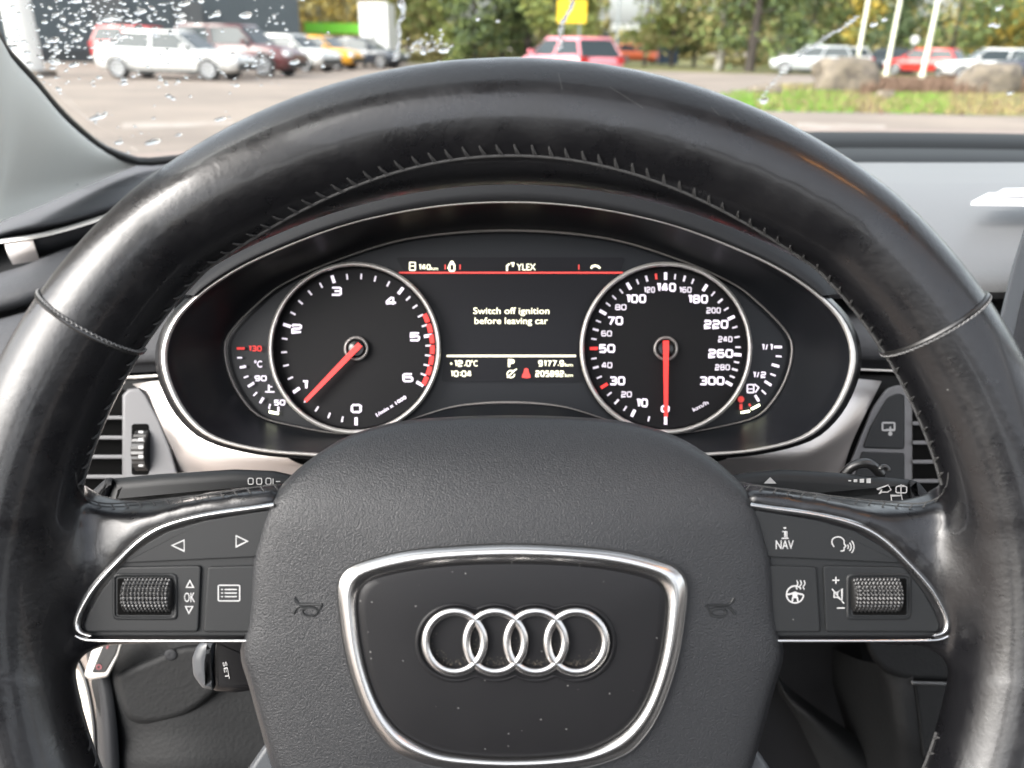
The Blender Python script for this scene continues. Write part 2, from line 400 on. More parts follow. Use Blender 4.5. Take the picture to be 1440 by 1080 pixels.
for s in (0, 1):                       # embossed horn marks
    hs = MB(); c = [(-19, -13), (-15, -6), (-9, -3), (4, -3), (20, -3)]; e = [(-20, 10), (-15, 2), (-9, 0), (-2, 1)]
    el = [(3 + 11 * math.cos(a), 7 + 6.0 * math.sin(a)) for a in [2 * PI * k / 24 for k in range(24)]]
    k_ = 1 if not s else -1; bx, by = (433, 853) if not s else (1013, 854)
    f = lambda L: [(bx + k_ * x, by + y) for x, y in L]
    rr = lambda L, cl=False: [P(x, y, SC_(x, y, .0001)) for x, y in L]
    hs.tube(rr(open_curve(f(c), 12)), .00045, 6); hs.tube(rr(open_curve(f(e), 8)), .0004, 6)
    hs.tube(rr(f(el)), .00045, 6, True); hs.tube(rr(f([(20, -3), (17, 3), (14, 7)])), .0003, 6)
    hs.build('horn_mark', 'key_plastic', cover)
# ---- badge frame, plate, emblem
FO = [(720, 766), (640, 769), (570, 776), (510, 791), (486, 804), (476, 826), (479, 868), (487, 920), (502, 972), (520, 1013), (540, 1041), (562, 1060), (610, 1077), (660, 1083), (720, 1085)]
FI = [(720, 792), (645, 794), (580, 801), (530, 812), (510, 824), (503, 845), (505, 880), (511, 920), (521, 958), (534, 990), (550, 1014), (572, 1034), (612, 1054), (660, 1062), (720, 1065)]
fo = closed_curve(sym(FO, 720), 150); fi = closed_curve(sym(FI, 720), 150)
# match points by angle from the plate's centre
def by_angle(cv, c, n):
    an = sorted((math.atan2(v.y - c[1], v.x - c[0]), math.hypot(v.x - c[0], v.y - c[1])) for v in cv)
    out = []
    for i in range(n):
        a = -PI + 2 * PI * i / n
        lo = [x for x in an if x[0] <= a]; hi = [x for x in an if x[0] > a]
        p = lo[-1] if lo else (an[-1][0] - 2 * PI, an[-1][1]); q = hi[0] if hi else (an[0][0] + 2 * PI, an[0][1])
        t = (a - p[0]) / max(1e-9, q[0] - p[0]); r = p[1] * (1 - t) + q[1] * t
        out.append((c[0] + r * math.cos(a), c[1] + r * math.sin(a)))
    return out
fo = by_angle(fo, (720, 925), 180); fi = by_angle(fi, (720, 925), 180)
go = [(720 + (x - 720) * 1.012, 925 + (y - 925) * 1.015) for x, y in fo]
g = MB(); g.band(go, fo, .2572, .2574, .0001, 3); g.build('frame_groove', 'rubber', wheel)
b = MB(); b.band(fo, fi, .2570, .2576, .0022, 10); b.build('badge_frame', 'satin_metal', wheel, sharp=0)
pl = MB(); c = Vector((720, 925)); rings = [[P(*(Vector(v).lerp(c, t)), d) for v in fi] for t, d in ((-.02, .2590), (0, .2572), (.012, .2566), (.06, .2562), (.4, .2556), (.97, .2553))]
pl.loft(rings, True, False, True); plate_ = pl.build('badge_plate', 'badge_plastic', wheel)
EC = [639.5, 696.5, 753.5, 810.5]; EY = 903; ERX, ERY = 41.0, 42.5
n = 200; hal = []
for i in range(n):                     # recess round the four rings
    a = 2 * PI * i / n; best = 0
    for cx in EC:
        dx, dy = cx - 725, 0; u = (math.cos(a), math.sin(a)); bq = u[0] * dx + u[1] * dy; disc = bq * bq - dx * dx - dy * dy + 56 ** 2
        if disc > 0: best = max(best, bq + math.sqrt(disc))
    hal.append((725 + best * math.cos(a), EY + 1 + best * math.sin(a)))
hin = [(725 + (x - 725) * .955, EY + (y - EY) * .90) for x, y in hal]
rc = MB(); rc.band(hal, hin, .2552, .2552, .0004, 6); rc.build('emblem_recess', 'badge_plastic', plate_)
em = MB()
for k, cx in enumerate(EC):
    c0 = [(cx + ERX * math.cos(2 * PI * i / 64), EY + ERY * math.sin(2 * PI * i / 64)) for i in range(64)]
    rings = []
    for x, y in c0:
        u = Vector(((x - cx) / ERX, (y - EY) / ERY)).normalized(); rr_ = []
        for j in range(12):
            a = 2 * PI * j / 12; rad = 6.2 * math.cos(a); dd = .2538 - .0013 * math.sin(a) + (.00002 * k)
            rr_.append(P(x + u.x * rad, y + u.y * rad, dd))
        rings.append(rr_)
    em.loft(rings + [rings[0]], True)
em.build('emblem', 'satin_metal', plate_, sharp=0)
gr = MB()                              # grit caught along the lower inside of the rings
for cx in EC:
    for _ in range(90):
        a = random.gauss(PI / 2, .75); r_ = 33.5 - abs(random.gauss(0, 4.5)); s_ = random.uniform(.3, .75)
        x, y = cx + r_ * math.cos(a), EY + r_ * math.sin(a)
        gr.poly([(x - s_, y), (x, y - s_), (x + s_, y + .2), (x, y + s_)], .25505)
mat('grit', (.11, .095, .07), .9)
gr.build('grit', 'grit', plate_, smooth=False); 
# ---- control panels
CO = [(384, 707), (360, 710), (285, 721), (228, 736), (191, 758), (155, 793), (126, 826), (106, 860), (100, 880), (103, 890), (112, 895), (124, 898)]
CI = [(385, 714), (362, 718), (287, 729), (234, 744), (198, 765), (162, 800), (134, 832), (117, 862), (113, 876), (114, 884), (120, 889), (130, 891)]
def panel(s):
    m = (lambda L: mirx(L)) if s else (lambda L: L)
    root = wheel
    b = MB(); pn = m(rpoly([(384, 713), (285, 729), (233, 745), (197, 766), (162, 800), (134, 832), (116, 864), (112, 880), (118, 892), (132, 895), (354, 895), (358, 800), (370, 745)], 4))
    b.plate(pn, .2652, .006, .0006); pan = b.build('button_panel', 'key_plastic', wheel)
    t = MB(); O = open_curve(m(CO), 70); I = open_curve(m(CI), 70); k = 8; rings = []
    for i in range(k + 1):
        q = i / k; rings.append([P(*(a.lerp(c, q)), .2634 - .0012 * math.sin(PI * q)) for a, c in zip(O, I)])
    t.loft(rings, False); bt = open_curve(m([(104, 891), (112, 897), (135, 900.5), (240, 901), (352, 901)]), 40)
    t.tube([P(v.x, v.y, .2642) for v in bt], .00055, 8); t.build('silver_surround', 'chrome', pan, sharp=0)
    up = rpoly([(172, 792), (186, 779), (202, 767), (237, 747), (289, 732), (362, 720), (382, 717), (368, 752), (362, 783)], 7, 5)
    b = MB(); b.plate(m(up), .2640, .002, .0003); kb = b.build('top_key', 'key_plastic', pan)
    b = MB(); b.plate(m(rpoly([(292, 797), (359, 795), (355, 889), (286, 889)], 4)), .2640, .002, .0005); kc = b.build('square_key', 'key_plastic', pan)
    b = MB(); oo = m(rpoly([(168, 797), (283, 795), (279, 889), (121, 889), (118, 880), (124, 862), (140, 833)], 6)); b.plate(oo, .2641, .002, .0006); bz = b.build('scroll_surround', 'key_plastic', pan)
    # raised lip, recess and the knurled roller
    x0, x1, y0, y1 = (167, 239, 815, 863)
    b = MB(); a = closed_curve(m(rrect(158, 806, 250, 872, 8)), 80); c = closed_curve(m(rrect(x0 - 3, y0 - 2, x1 + 3, y1 + 2, 4)), 80)
    b.band(by_angle(a, (720 + (516 if s else -516), 839), 80), by_angle(c, (720 + (516 if s else -516), 839), 80), .2640, .2650, .0009, 6); b.build('roller_lip', 'key_plastic', pan)
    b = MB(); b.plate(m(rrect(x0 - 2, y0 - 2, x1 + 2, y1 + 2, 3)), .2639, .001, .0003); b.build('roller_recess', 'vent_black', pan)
    b = MB(); cx = (x0 + x1) / 2; cx = 1440 - cx if s else cx; cc = P(cx, (y0 + y1) / 2, .2612) + Vector((0, 0, -.0056)); NX, NA = 84, 150; rings = []
    L = (x1 - x0 - 2) / F * .262; rad0 = .0066
    for i in range(NX + 1):
        u = i / NX; edge = min(1, u / .06, (1 - u) / .06); base = rad0 * (.86 + .14 * math.sin(edge * PI / 2)); ring = []
        for j in range(NA):
            a = 2 * PI * j / NA; kn = abs(math.sin(u * 13 * PI)) * abs(math.sin(a * 14))
            r_ = base - .00045 + .00085 * kn * edge; ring.append(cc + Vector(((u - .5) * L, r_ * math.cos(a), r_ * math.sin(a))))
        rings.append(ring)
    b.loft(rings, True, True, True); b.build('scroll_wheel', 'rubber', pan, sharp=50)
    b = MB()
    if not s:
        b.stroke([(242, 767), (259, 759.5), (259, 775)], 1.7, .26385, closed=True)
        b.stroke([(348, 761), (332, 753.5), (332, 769)], 1.7, .26385, closed=True)
        b.stroke([(262, 826), (272, 826), (267, 816.5)], 1.6, .2639, closed=True)
        b.stroke([(261, 853), (271, 853), (265.5, 862.5)], 1.6, .2639, closed=True)
        text(b, 'OK', 266.5, 840, 13, .2639, off=.006, width=15)
        b.stroke(rrect(307, 823, 337, 845, 1.5, 2), 1.6, .26385, closed=True)
        for yy in (829, 834, 839): b.stroke([(316, yy), (333, yy)], 1.6, .26385); b.stroke([(311, yy), (313.5, yy)], 1.6, .26385)
    else:
        text(b, 'NAV', 1103.5, 766, 12, .26385, off=.004, width=25)
        b.stroke([(1100, 747.5), (1104, 747.5), (1104, 756)], 1.4, .26385); b.stroke([(1099, 757), (1109, 757)], 1.4, .26385); b.stroke([(1102, 742.5), (1105.5, 742.5)], 2.2, .26385); b.stroke([(1106.5, 747), (1106.5, 756)], 1.2, .26385)
        # talking head and sound arcs
        b.stroke(open_curve([(1173, 769), (1170, 764), (1171, 758), (1177, 755), (1183, 756), (1187, 760), (1187, 765), (1190, 768), (1187, 770), (1187, 774), (1182, 775)], 24), 1.5, .26385)
        for r_ in (4, 8, 12): b.stroke([(1189 + r_ * math.cos(R(t)), 769 + r_ * math.sin(R(t))) for t in range(-45, 46, 15)], 1.4, .26385)
        # heated wheel
        b.stroke([(1118 + 12 * math.cos(R(t)), 836 + 12 * math.sin(R(t))) for t in range(0, 316, 15)], 1.9, .26385)
        b.stroke([(1107, 836), (1113, 835), (1118, 833), (1123, 835), (1129, 836)], 2.4, .26385); b.stroke([(1114, 846), (1115, 840), (1121, 840), (1122, 846)], 2.2, .26385)
        b.disc(1118, 836.5, 3.6, .26385, 12)
        for q in (0, 5, 10): b.stroke(open_curve([(1121 + q, 829), (1119.5 + q, 825), (1122 + q, 821), (1120.5 + q, 816)], 10), 1.5, .26385)
        b.stroke([(1170.5, 816), (1180.5, 816)], 1.7, .2639); b.stroke([(1175.5, 811), (1175.5, 821)], 1.7, .2639); b.stroke([(1177, 855), (1188, 855)], 1.8, .2639)
        b.stroke([(1173, 833), (1178, 833), (1184, 828), (1184, 846), (1178, 840), (1173, 840)], 1.5, .2639, closed=True); b.stroke([(1170, 828), (1187, 849)], 1.5, .2639)
        b.stroke([(1178, 833), (1178, 840)], 1.2, .2639)
    b.build('key_symbols', 'print_white', pan, smooth=False)
panel(0); panel(1)
# hub body behind the cover, lower spokes
hb = MB(); hb.plate([(720 + (x - 720) * .88, 900 + (y - 900) * .86) for x, y in ao], .288, .03, .004); hb.build('hub_body', 'cabin_dark', wheel)
for s in (0, 1):
    pts = [(340, 1100), (352, 1076), (372, 1047), (385, 1040), (392, 1060), (400, 1110), (440, 1200), (420, 1300), (370, 1240)]
    b = MB(); b.plate(rpoly(mirx(pts, 716) if s else pts, 5), .272, .008, .002); b.build('lower_spoke', 'screen_grey', wheel)
# ================= instrument cluster
CC = 715
TO = [(715, 283), (600, 291), (480, 317), (367, 360), (300, 397), (253, 437), (232, 473), (227, 510), (239, 552), (263, 590), (300, 618), (367, 635), (447, 642), (560, 652), (715, 656)]
TI = [(715, 322), (580, 333), (480, 362), (400, 397), (360, 427), (321, 468), (314, 495), (323, 533), (343, 567), (367, 588), (417, 601), (480, 611), (530, 607), (580, 590), (640, 573), (715, 568)]
DF, DL = .430, .392                    # dial face depth, hood lip depth
clu = thing('instrument_cluster', cw(715, 640, .40), 'instrument cluster with two round dials and a lit message screen under a black hood', 'instrument cluster')
to = by_angle(closed_curve(sym(TO, CC), 240), (CC, 470), 240); ti = by_angle(closed_curve(sym(TI, CC), 240), (CC, 470), 240)
def off(cv, c, px): 
    return [(x + (x - c[0]) / math.hypot(x - c[0], y - c[1]) * px, y + (y - c[1]) / math.hypot(x - c[0], y - c[1]) * px) for x, y in cv]
K_ = (CC, 470)
# the trim line is thin over the top and broad at the sides and below
def tw(v):
    a = math.degrees(math.atan2(v[1] - 470, abs(v[0] - CC))); return 3.2 + 5.2 * min(1, max(0, (a + 32) / 30))
ti_w = [(x - (x - K_[0]) / math.hypot(x - K_[0], y - K_[1]) * tw((x, y)), y - (y - K_[1]) / math.hypot(x - K_[0], y - K_[1]) * tw((x, y))) for x, y in to]
b = MB(); b.band(to, ti_w, DL, DL + .001, .0012, 6); b.build('outer_trim', 'trim_line', clu, sharp=0)
b = MB(); sh = off(ti_w, K_, -6)
rings = [[P(x, y, d) for x, y in L] for L, d in ((ti_w, DL + .001), (sh, DL + .006))]
rings += [[P(a[0] * (1 - t) + c[0] * t, a[1] * (1 - t) + c[1] * t, (DL + .006) * (1 - t) + DF * t) for a, c in zip(sh, ti)] for t in (.15, .4, .7, 1)]
b.loft(rings, True); b.build('funnel', 'cluster_black', clu)
b = MB(); b.band(ti, off(ti, K_, -4), DF, DF, .0012, 6); b.build('inner_trim', 'trim_thin', clu, sharp=0)
b = MB(); b.poly(off(ti, K_, 4), DF + .004); b.build('face', 'cluster_black', clu, smooth=False)
# hood over the top
b = MB(); rings = []
for k, (px, d) in enumerate(((0, DL), (5, DL - .002), (14, DL - .0025), (40, DL), (70, DL + .005), (95, DL + .014), (112, DL + .04))):
    ring = []
    for i in range(121):
        a = R(-173 + 166 * i / 120); w_ = (a + PI) / (2 * PI) * 240; k0 = int(w_); tt = w_ - k0; q = (to[k0][0] * (1 - tt) + to[k0 + 1][0] * tt, to[k0][1] * (1 - tt) + to[k0 + 1][1] * tt)
        e = math.sin(PI * i / 120) ** .5 * 1.0 if 0 < i < 120 else 0
        ring.append((q, px * (.25 + .75 * e), d))
    rings.append([P(q[0] + (q[0] - CC) / math.hypot(q[0] - CC, q[1] - 470) * w, q[1] + (q[1] - 470) / math.hypot(q[0] - CC, q[1] - 470) * w, d) for q, w, d in ring])
b.loft(rings, False); b.build('hood', 'hood_plastic', clu, sharp=0)
# lower shroud outside the trim
b = MB(); lo = [v for v in to if v[1] > 480 or True]
b.band(off(to, K_, 9), to, DL + .006, DL, .0008, 4); b.build('housing_edge', 'black_gloss', clu, sharp=0)
def pol(cx, cy, ang, r): return (cx - r * math.sin(R(ang)), cy + r * math.cos(R(ang)))   # ang clockwise from straight down
def ringband(mb, cx, cy, r0, r1, d, h=.0008, n=96):
    mb.band([(cx + r0 * math.cos(2 * PI * i / n), cy + r0 * math.sin(2 * PI * i / n)) for i in range(n)], [(cx + r1 * math.cos(2 * PI * i / n), cy + r1 * math.sin(2 * PI * i / n)) for i in range(n)], d, d, h, 6)
def tick(mb, cx, cy, ang, r0, r1, w, d): mb.stroke([pol(cx, cy, ang, r0), pol(cx, cy, ang, r1)], w, d)
def dial(name, cx, cy):
    b = MB(); ringband(b, cx, cy, 121.5, 115, DF - .004, .0016)
    rg = b.build(name, 'trim_line', clu, sharp=0)
    b = MB(); n = 80
    rings = [[P(cx + r * math.cos(2 * PI * i / n), cy + r * math.sin(2 * PI * i / n), d) for i in range(n)] for r, d in ((121, DF + .003), (121, DF - .004))]
    b.loft(rings, True); rings = [[P(cx + r * math.cos(2 * PI * i / n), cy + r * math.sin(2 * PI * i / n), d) for i in range(n)] for r, d in ((115, DF - .004), (112, DF + .002), (.01, DF + .002))]
    b.loft(rings, True); b.build('dial_face', 'dial_black', rg, sharp=30)
    return rg
def needle(rg, cx, cy, ang, r, back=10):
    b = MB(); t = pol(cx, cy, ang, r); u = Vector((t[0] - cx, t[1] - cy)).normalized(); q = Vector((-u.y, u.x)); s0 = Vector((cx, cy)) - u * back
    w0, w1 = 4.2, 2.6; A = [s0 + q * w0, s0 - q * w0, Vector(t) - q * w1, Vector(t) + q * w1]
    d = DF - .004; fr = [P(v.x, v.y, d) for v in A]; bk = [P(v.x, v.y, d + .0012) for v in A]
    b.loft([bk, fr], True, True, True); b.build('needle', 'glow_red', rg, smooth=False)
    b = MB(); ringband(b, cx, cy, 17.5, 13, DF - .0005, .001, 48); b.build('hub_ring', 'trim_thin', rg, sharp=0)
    b = MB(); rings = [[P(cx + r_ * math.cos(2 * PI * i / 32), cy + r_ * math.sin(2 * PI * i / 32), d_) for i in range(32)] for r_, d_ in ((12, DF + .002), (12, DF - .002), (10, DF - .0028), (.01, DF - .003))]
    b.loft(rings, True); b.build('hub_cap', 'black_gloss', rg)
TD = DF + .0012
rg = dial('tachometer', 498.5, 489.5); cx, cy = 500.8, 490
big, small, nums, red = MB(), MB(), MB(), MB()
A = [0, 55, 108.4, 161.6, 217.7, 260, 299]
for i in range(6):
    for j in range(5):
        a = A[i] + (A[i + 1] - A[i]) * j / 5
        if j == 0: tick(big, cx, cy, a, 97, 108, 4.4, TD)
        else: tick(small, cx, cy, a, 97.5, 105.5, 2.4, TD)
tick(big, cx, cy, 299, 97, 108, 4.4, TD)
for s_, x, y in (('0', 501, 574.5), ('1', 428.5, 541), ('2', 417, 462), ('3', 473, 409.5), ('4', 549.5, 423.5), ('5', 583, 473.5), ('6', 573.5, 531)):
    digits(nums, s_, x, y, 12.5, 9 if s_ == '1' else 15, 2.6, TD)
a = 243.5
for k in range(7):
    a1 = a + 6.6; pts = [pol(cx - 1.0, cy, a + (a1 - a) * q / 5, 108.5) for q in range(6)]; red.stroke(pts, 7.0, TD - .0004); a += 8.0
text(nums, '1/min x 1000', 550, 571, 4.6, TD, rot=32, off=.02, width=49)
big.build('major_ticks', 'glow_white', rg, smooth=False); small.build('minor_ticks', 'glow_dim', rg, smooth=False)
nums.build('numerals', 'glow_white', rg, smooth=False); red.build('red_zone', 'glow_red', rg, smooth=False)
needle(rg, 500.8, 490, 44, 103, 8)
rg = dial('speedometer', 936.5, 489.5); cx, cy = 936, 490
big, small, nums, nums2, red, red2 = MB(), MB(), MB(), MB(), MB(), MB()
for a in (26.6, 119.9, 149.5, 180, 213, 245, 275, 299): tick(big, cx, cy, a, 96.5, 107, 4.4, TD)
tick(big, cx, cy, 0, 96, 107, 4.4, TD)
for a in (90, 58.7): tick(red, cx, cy, a, 95.5, 106.5, 4.4, TD)
tick(red2, cx, cy, 172.5, 98, 106, 3, TD)
for a in (13.4, 34, 51, 66.5, 82, 97.5, 112, 127.5, 134.8, 142.2, 157.2, 187.5, 202, 221, 237, 253, 261, 269, 281, 293): tick(small, cx, cy, a, 98, 105.5, 2.3, TD)
for a in (42.6, 74.8, 105, 164.8, 195, 229, 287): tick(small, cx, cy, a, 97.5, 106, 3, TD)
for s_, x, y, w in (('0', 935.5, 575, 12), ('10', 902.5, 566.5, 17), ('30', 868, 535.5, 22), ('50', 853.5, 490, 23), ('70', 865, 451, 22), ('100', 894, 420, 29), ('140', 936.5, 404, 28), ('180', 981, 420.5, 29), ('220', 1007, 456, 34), ('260', 1013.5, 497, 35), ('300', 1001, 535.5, 35)):
    digits(nums, s_, x, y, 12 if s_ != '0' else 10, w, 2.4, TD)
for s_, x, y, w in (('20', 881, 554.5, 15), ('40', 853.5, 513.5, 15), ('60', 853, 469, 15), ('80', 873, 432, 16), ('120', 913, 407.5, 16), ('160', 963.5, 407.5, 18), ('200', 1003.5, 436.5, 20), ('240', 1020, 477, 20), ('280', 1016, 516.5, 21)):
    digits(nums2, s_, x, y, 8.2, w, 1.5, TD)
text(nums2, 'km/h', 985, 571, 5, TD, rot=28, off=.02, width=24)
big.build('major_ticks', 'glow_white', rg, smooth=False); small.build('minor_ticks', 'glow_dim', rg, smooth=False)
nums.build('numerals', 'glow_white', rg, smooth=False); nums2.build('small_numerals', 'glow_dim', rg, smooth=False)
red.build('red_marks', 'glow_red', rg, smooth=False); red2.build('red_dot', 'glow_red_dim', rg, smooth=False)
needle(rg, 936.5, 490, 0, 96, 11)
# side gauges
b, r_ = MB(), MB()
for (x, y, a, L, w) in ((337, 503, 0, 7, 2.2), (341.5, 516, -12, 9, 3.6), (346, 530, -20, 7, 2.2), (353, 541, -32, 10, 3.6), (359, 554, -45, 7, 2.2), (368, 563, -58, 9, 3.6), (379, 571.5, -75, 7, 2.2)):
    c_, s_ = math.cos(R(a)) * L / 2, math.sin(R(a)) * L / 2; b.stroke([(x - c_, y - s_), (x + c_, y + s_)], w, TD)
r_.stroke([(333, 490), (344, 490)], 3.4, TD); digits(r_, '130', 358.5, 490, 7.8, 19, 1.6, TD)
text(b, '°C', 363, 512, 9, TD, off=.02, width=11); digits(b, '90', 366.5, 532, 8, 17, 1.7, TD); digits(b, '50', 393, 566, 8, 16, 1.7, TD)
b.stroke([(378, 541), (378, 550)], 2.4, TD); b.stroke([(378, 544), (383, 544)], 1.5, TD); b.stroke([(373, 551), (386, 551)], 2, TD); b.stroke([(391.5, 572), (391.5, 579)], 2.6, TD)
o = b.build('coolant_gauge', 'glow_white', clu, smooth=False); r_.build('red_mark', 'glow_red', o, smooth=False)
b = MB(); b.plate(rpoly([(378, 577), (392, 580), (392, 583.5), (378, 581)], 1.5), TD - .0003, .0004, .0001); b.build('lit_segment', 'glow_lit', o, smooth=False)
b, r_ = MB(), MB()
for (x, y, a, L, w) in ((1094, 488, 0, 11, 3.6), (1095, 501, 4, 8, 2.2), (1090.5, 514, 16, 11, 3.6), (1087, 527, 22, 8, 2.2), (1080, 539, 32, 11, 3.6), (1074, 551.5, 45, 8, 2.2), (1064.5, 560, 58, 10, 3.6)):
    c_, s_ = math.cos(R(a)) * L / 2, math.sin(R(a)) * L / 2; b.stroke([(x - c_, y - s_), (x + c_, y + s_)], w, TD)
digits(b, '1/1', 1078.5, 488, 8.5, 16, 1.5, TD, 1.2); digits(b, '1/2', 1067.5, 527, 8.5, 19, 1.6, TD, 1)
b.stroke(rrect(1051, 541, 1060, 552, 1, 2), 2, TD, closed=True); b.stroke([(1051, 547), (1060, 547)], 1.5, TD); b.stroke([(1061, 540), (1067, 545), (1062, 552)], 1.8, TD)
o = b.build('fuel_gauge', 'glow_white', clu, smooth=False)
r_.disc(1042, 561.5, 4.6, TD, 14); r_.stroke([(1042, 568), (1042, 576)], 4, TD); r_.stroke([(1053, 568), (1055.5, 571)], 3, TD); r_.build('red_mark', 'glow_red_dim', o, smooth=False)
b = MB(); b.plate(rpoly([(1041, 579), (1054, 576.5), (1055, 579.5), (1042, 582)], 1.2), TD - .0003, .0004, .0001); b.plate(rpoly([(1055.5, 574), (1068, 567.5), (1069, 571), (1057, 577)], 1.2), TD - .0003, .0004, .0001); b.build('lit_segment', 'glow_lit', o, smooth=False)
# message screen
b = MB(); sc_o = rpoly([(556, 362), (880, 362), (872, 384), (822, 430), (812, 500), (818, 537), (620, 537), (626, 500), (618, 440), (570, 384)], 6); b.poly(sc_o, DF + .0028); scr_ = b.build('message_screen', 'screen_black', clu, smooth=False)
SD = DF + .0018
b, r_ = MB(), MB()
r_.stroke([(561, 383.5), (876, 383.5)], 2.6, SD)
for x in (626, 647, 814): r_.stroke([(x, 372), (x, 379)], 1.8, SD)
r_.stroke([(738.5, 522), (741.5, 522), (745.5, 529), (745, 531.5), (735, 531.5), (734.5, 529)], .01, SD) if False else None
text(b, 'Switch off ignition', 719, 437, 8.8, SD, off=.006, width=107); text(b, 'before leaving car', 719, 451, 8.8, SD, off=.006, width=103)
b.build('message', 'glow_cream', scr_, smooth=False); b = MB()
b.stroke([(628, 500.5), (810, 500.5)], 3.0, SD)
digits(b, '+12.0', 647, 511, 8.6, 30, 1.5, SD, 1); text(b, '°C', 667, 511, 8.2, SD, off=.01, width=9); digits(b, '10:04', 648, 525.5, 8.6, 30, 1.5, SD, 1)
text(b, 'P', 719, 510.5, 10, SD, off=.04, width=9.5); digits(b, '9177.9', 775, 511, 8.6, 36, 1.5, SD, 1); text(b, 'km', 800, 513, 4.6, SD, off=.01, width=11)
digits(b, '205892', 773, 525.5, 8.6, 40, 1.5, SD, 1); text(b, 'km', 800, 527.5, 4.6, SD, off=.01, width=11)
b.stroke([(718.5 + 5.2 * math.cos(R(t)), 526 + 5 * math.sin(R(t))) for t in range(0, 316, 30)], 1.7, SD); b.stroke([(713, 531), (725, 520)], 1.7, SD); b.stroke([(720, 522), (727, 519)], 1.4, SD)
b.build('lower_readout', 'glow_cream', scr_, smooth=False); b = MB()
b.stroke(rrect(576, 369, 584, 380, 1, 2), 1.7, SD, closed=True); b.stroke([(576, 374), (584, 374)], 1.3, SD)
digits(b, '140', 597, 375.5, 7.8, 17, 1.4, SD, 1.1); text(b, 'km', 611, 377.5, 4.2, SD, off=.01, width=10)
b.stroke(rrect(632, 371, 639, 381, 2, 3), 2.6, SD, closed=True); b.disc(635.5, 369.5, 3, SD, 12); b.stroke([(631, 374), (629.5, 378)], 1.4, SD)
b.stroke([(713, 381), (713, 374), (716.5, 371)], 2.6, SD); b.stroke([(718, 370), (722, 370), (721, 375)], 2.2, SD)
text(b, 'YLEX', 740, 375.5, 9, SD, off=.01, width=27)
b.stroke([(831, 377.5), (833, 374.5), (837, 373.5), (841, 374.5), (844, 377.5)], 3.0, SD)
b.build('top_readout', 'glow_cream', scr_, smooth=False)
r_.add(*(lambda pts: ([P(x, y, SD) for x, y in pts], [tuple(range(len(pts)))]))([(740, 517.5), (743, 519), (743.5, 523), (746, 528), (746, 531), (741.5, 532), (734, 531), (734, 528), (736.5, 523), (737, 519)]))
r_.build('red_symbols', 'glow_red_dim', scr_, smooth=False)
MATS['glow_red_dim'].node_tree.nodes['Principled BSDF'].inputs['Base Color'].default_value = (.6, .06, .05, 1)
# ================= dashboard
dash = thing('dashboard', cw(720, 1000, .5), 'soft grey dashboard with brushed metal trim, air vents and satin trim strips', 'dashboard')
def grid(mb, rows, n=40, sub=6):
    """surface through rows of (px,py,d) control points, smooth both ways"""
    R_ = [open_curve([P(*q) for q in row], n) for row in rows]
    cols = [open_curve([R_[i][j] for i in range(len(R_))], (len(R_) - 1) * sub + 1) for j in range(n)]
    m = len(cols[0]); vs = [p for c in cols for p in c]
    fs = [(j * m + i, (j + 1) * m + i, (j + 1) * m + i + 1, j * m + i + 1) for j in range(n - 1) for i in range(m - 1)]
    return mb.add(vs, fs)
# top pad: profile swept across the car (car frame), right of the hood and behind it
prof = [(.52, -.152), (.47, -.1465), (.453, -.141), (.4465, -.135), (.448, -.130), (.458, -.1245), (.475, -.120), (.52, -.1125), (.58, -.1055), (.632, -.1015), (.645, -.1018), (.70, -.1040), (.795, -.1065), (.800, -.1085)]
def bowl(x): return -.012 * max(0, abs(x - .37) - .15) ** 2
xs = [-.14 + 1.30 * i / 50 for i in range(51)]
b = MB('K'); b.loft([[(x, y, H + z + bowl(x)) for y, z in prof] for x in xs], False); b.build('top_pad', 'dash_pad', dash, sharp=50)
def wsb(x): return 1.0 - .25 * ((x - .37) / .73) ** 2         # foot of the windscreen, seen from above
for nm, m_, seg in (('defroster_strip', 'cowl_black', [(.806, -.110), (.812, -.1075), (.85, -.1062), (.890, -.1035), (.896, -.105)]), ('cowl_strip', 'cowl_black', [(.900, -.1075), (.905, -.1035), (.925, -.0985), (.955, -.0955), (.985, -.0955), (.99, -.11)])):
    b = MB('K'); b.loft([[(x, y - 1 + wsb(x) if y > .8 else y, H + z) for y, z in seg] for x in xs], False); b.build(nm, m_, dash, sharp=50)
# bulk of the dash behind everything
b = MB(); grid(b, [[(-500, 330, .66), (200, 300, .62), (720, 265, .60), (1200, 400, .56), (2700, 400, .56)], [(-500, 460, .56), (200, 420, .53), (720, 400, .52), (1250, 430, .54), (2700, 430, .54)], [(-500, 640, .53), (200, 640, .50), (720, 640, .50), (1300, 640, .50), (2700, 640, .50)], [(-500, 900, .54), (200, 900, .52), (720, 860, .50), (1300, 900, .51), (2700, 900, .51)]], 30, 6)
b.build('dash_bulkhead', 'dash_dark', dash, sharp=0)
b = MB(); grid(b, [[(1140, 372, .50), (1350, 372, .50), (1900, 372, .50)], [(1140, 400, .54), (1350, 400, .54), (1900, 400, .54)], [(1140, 432, .52), (1350, 434, .52), (1900, 440, .52)], [(1140, 446, .475), (1350, 448, .475), (1900, 455, .48)], [(1140, 470, .462), (1350, 474, .462), (1900, 480, .47)], [(1140, 498, .464), (1350, 504, .464), (1900, 510, .47)], [(1140, 507, .475), (1350, 513, .475), (1900, 520, .48)], [(1140, 517, .485), (1350, 524, .485), (1900, 530, .49)]], 30, 5); b.build('dash_roll', 'dash_soft', dash, sharp=0)
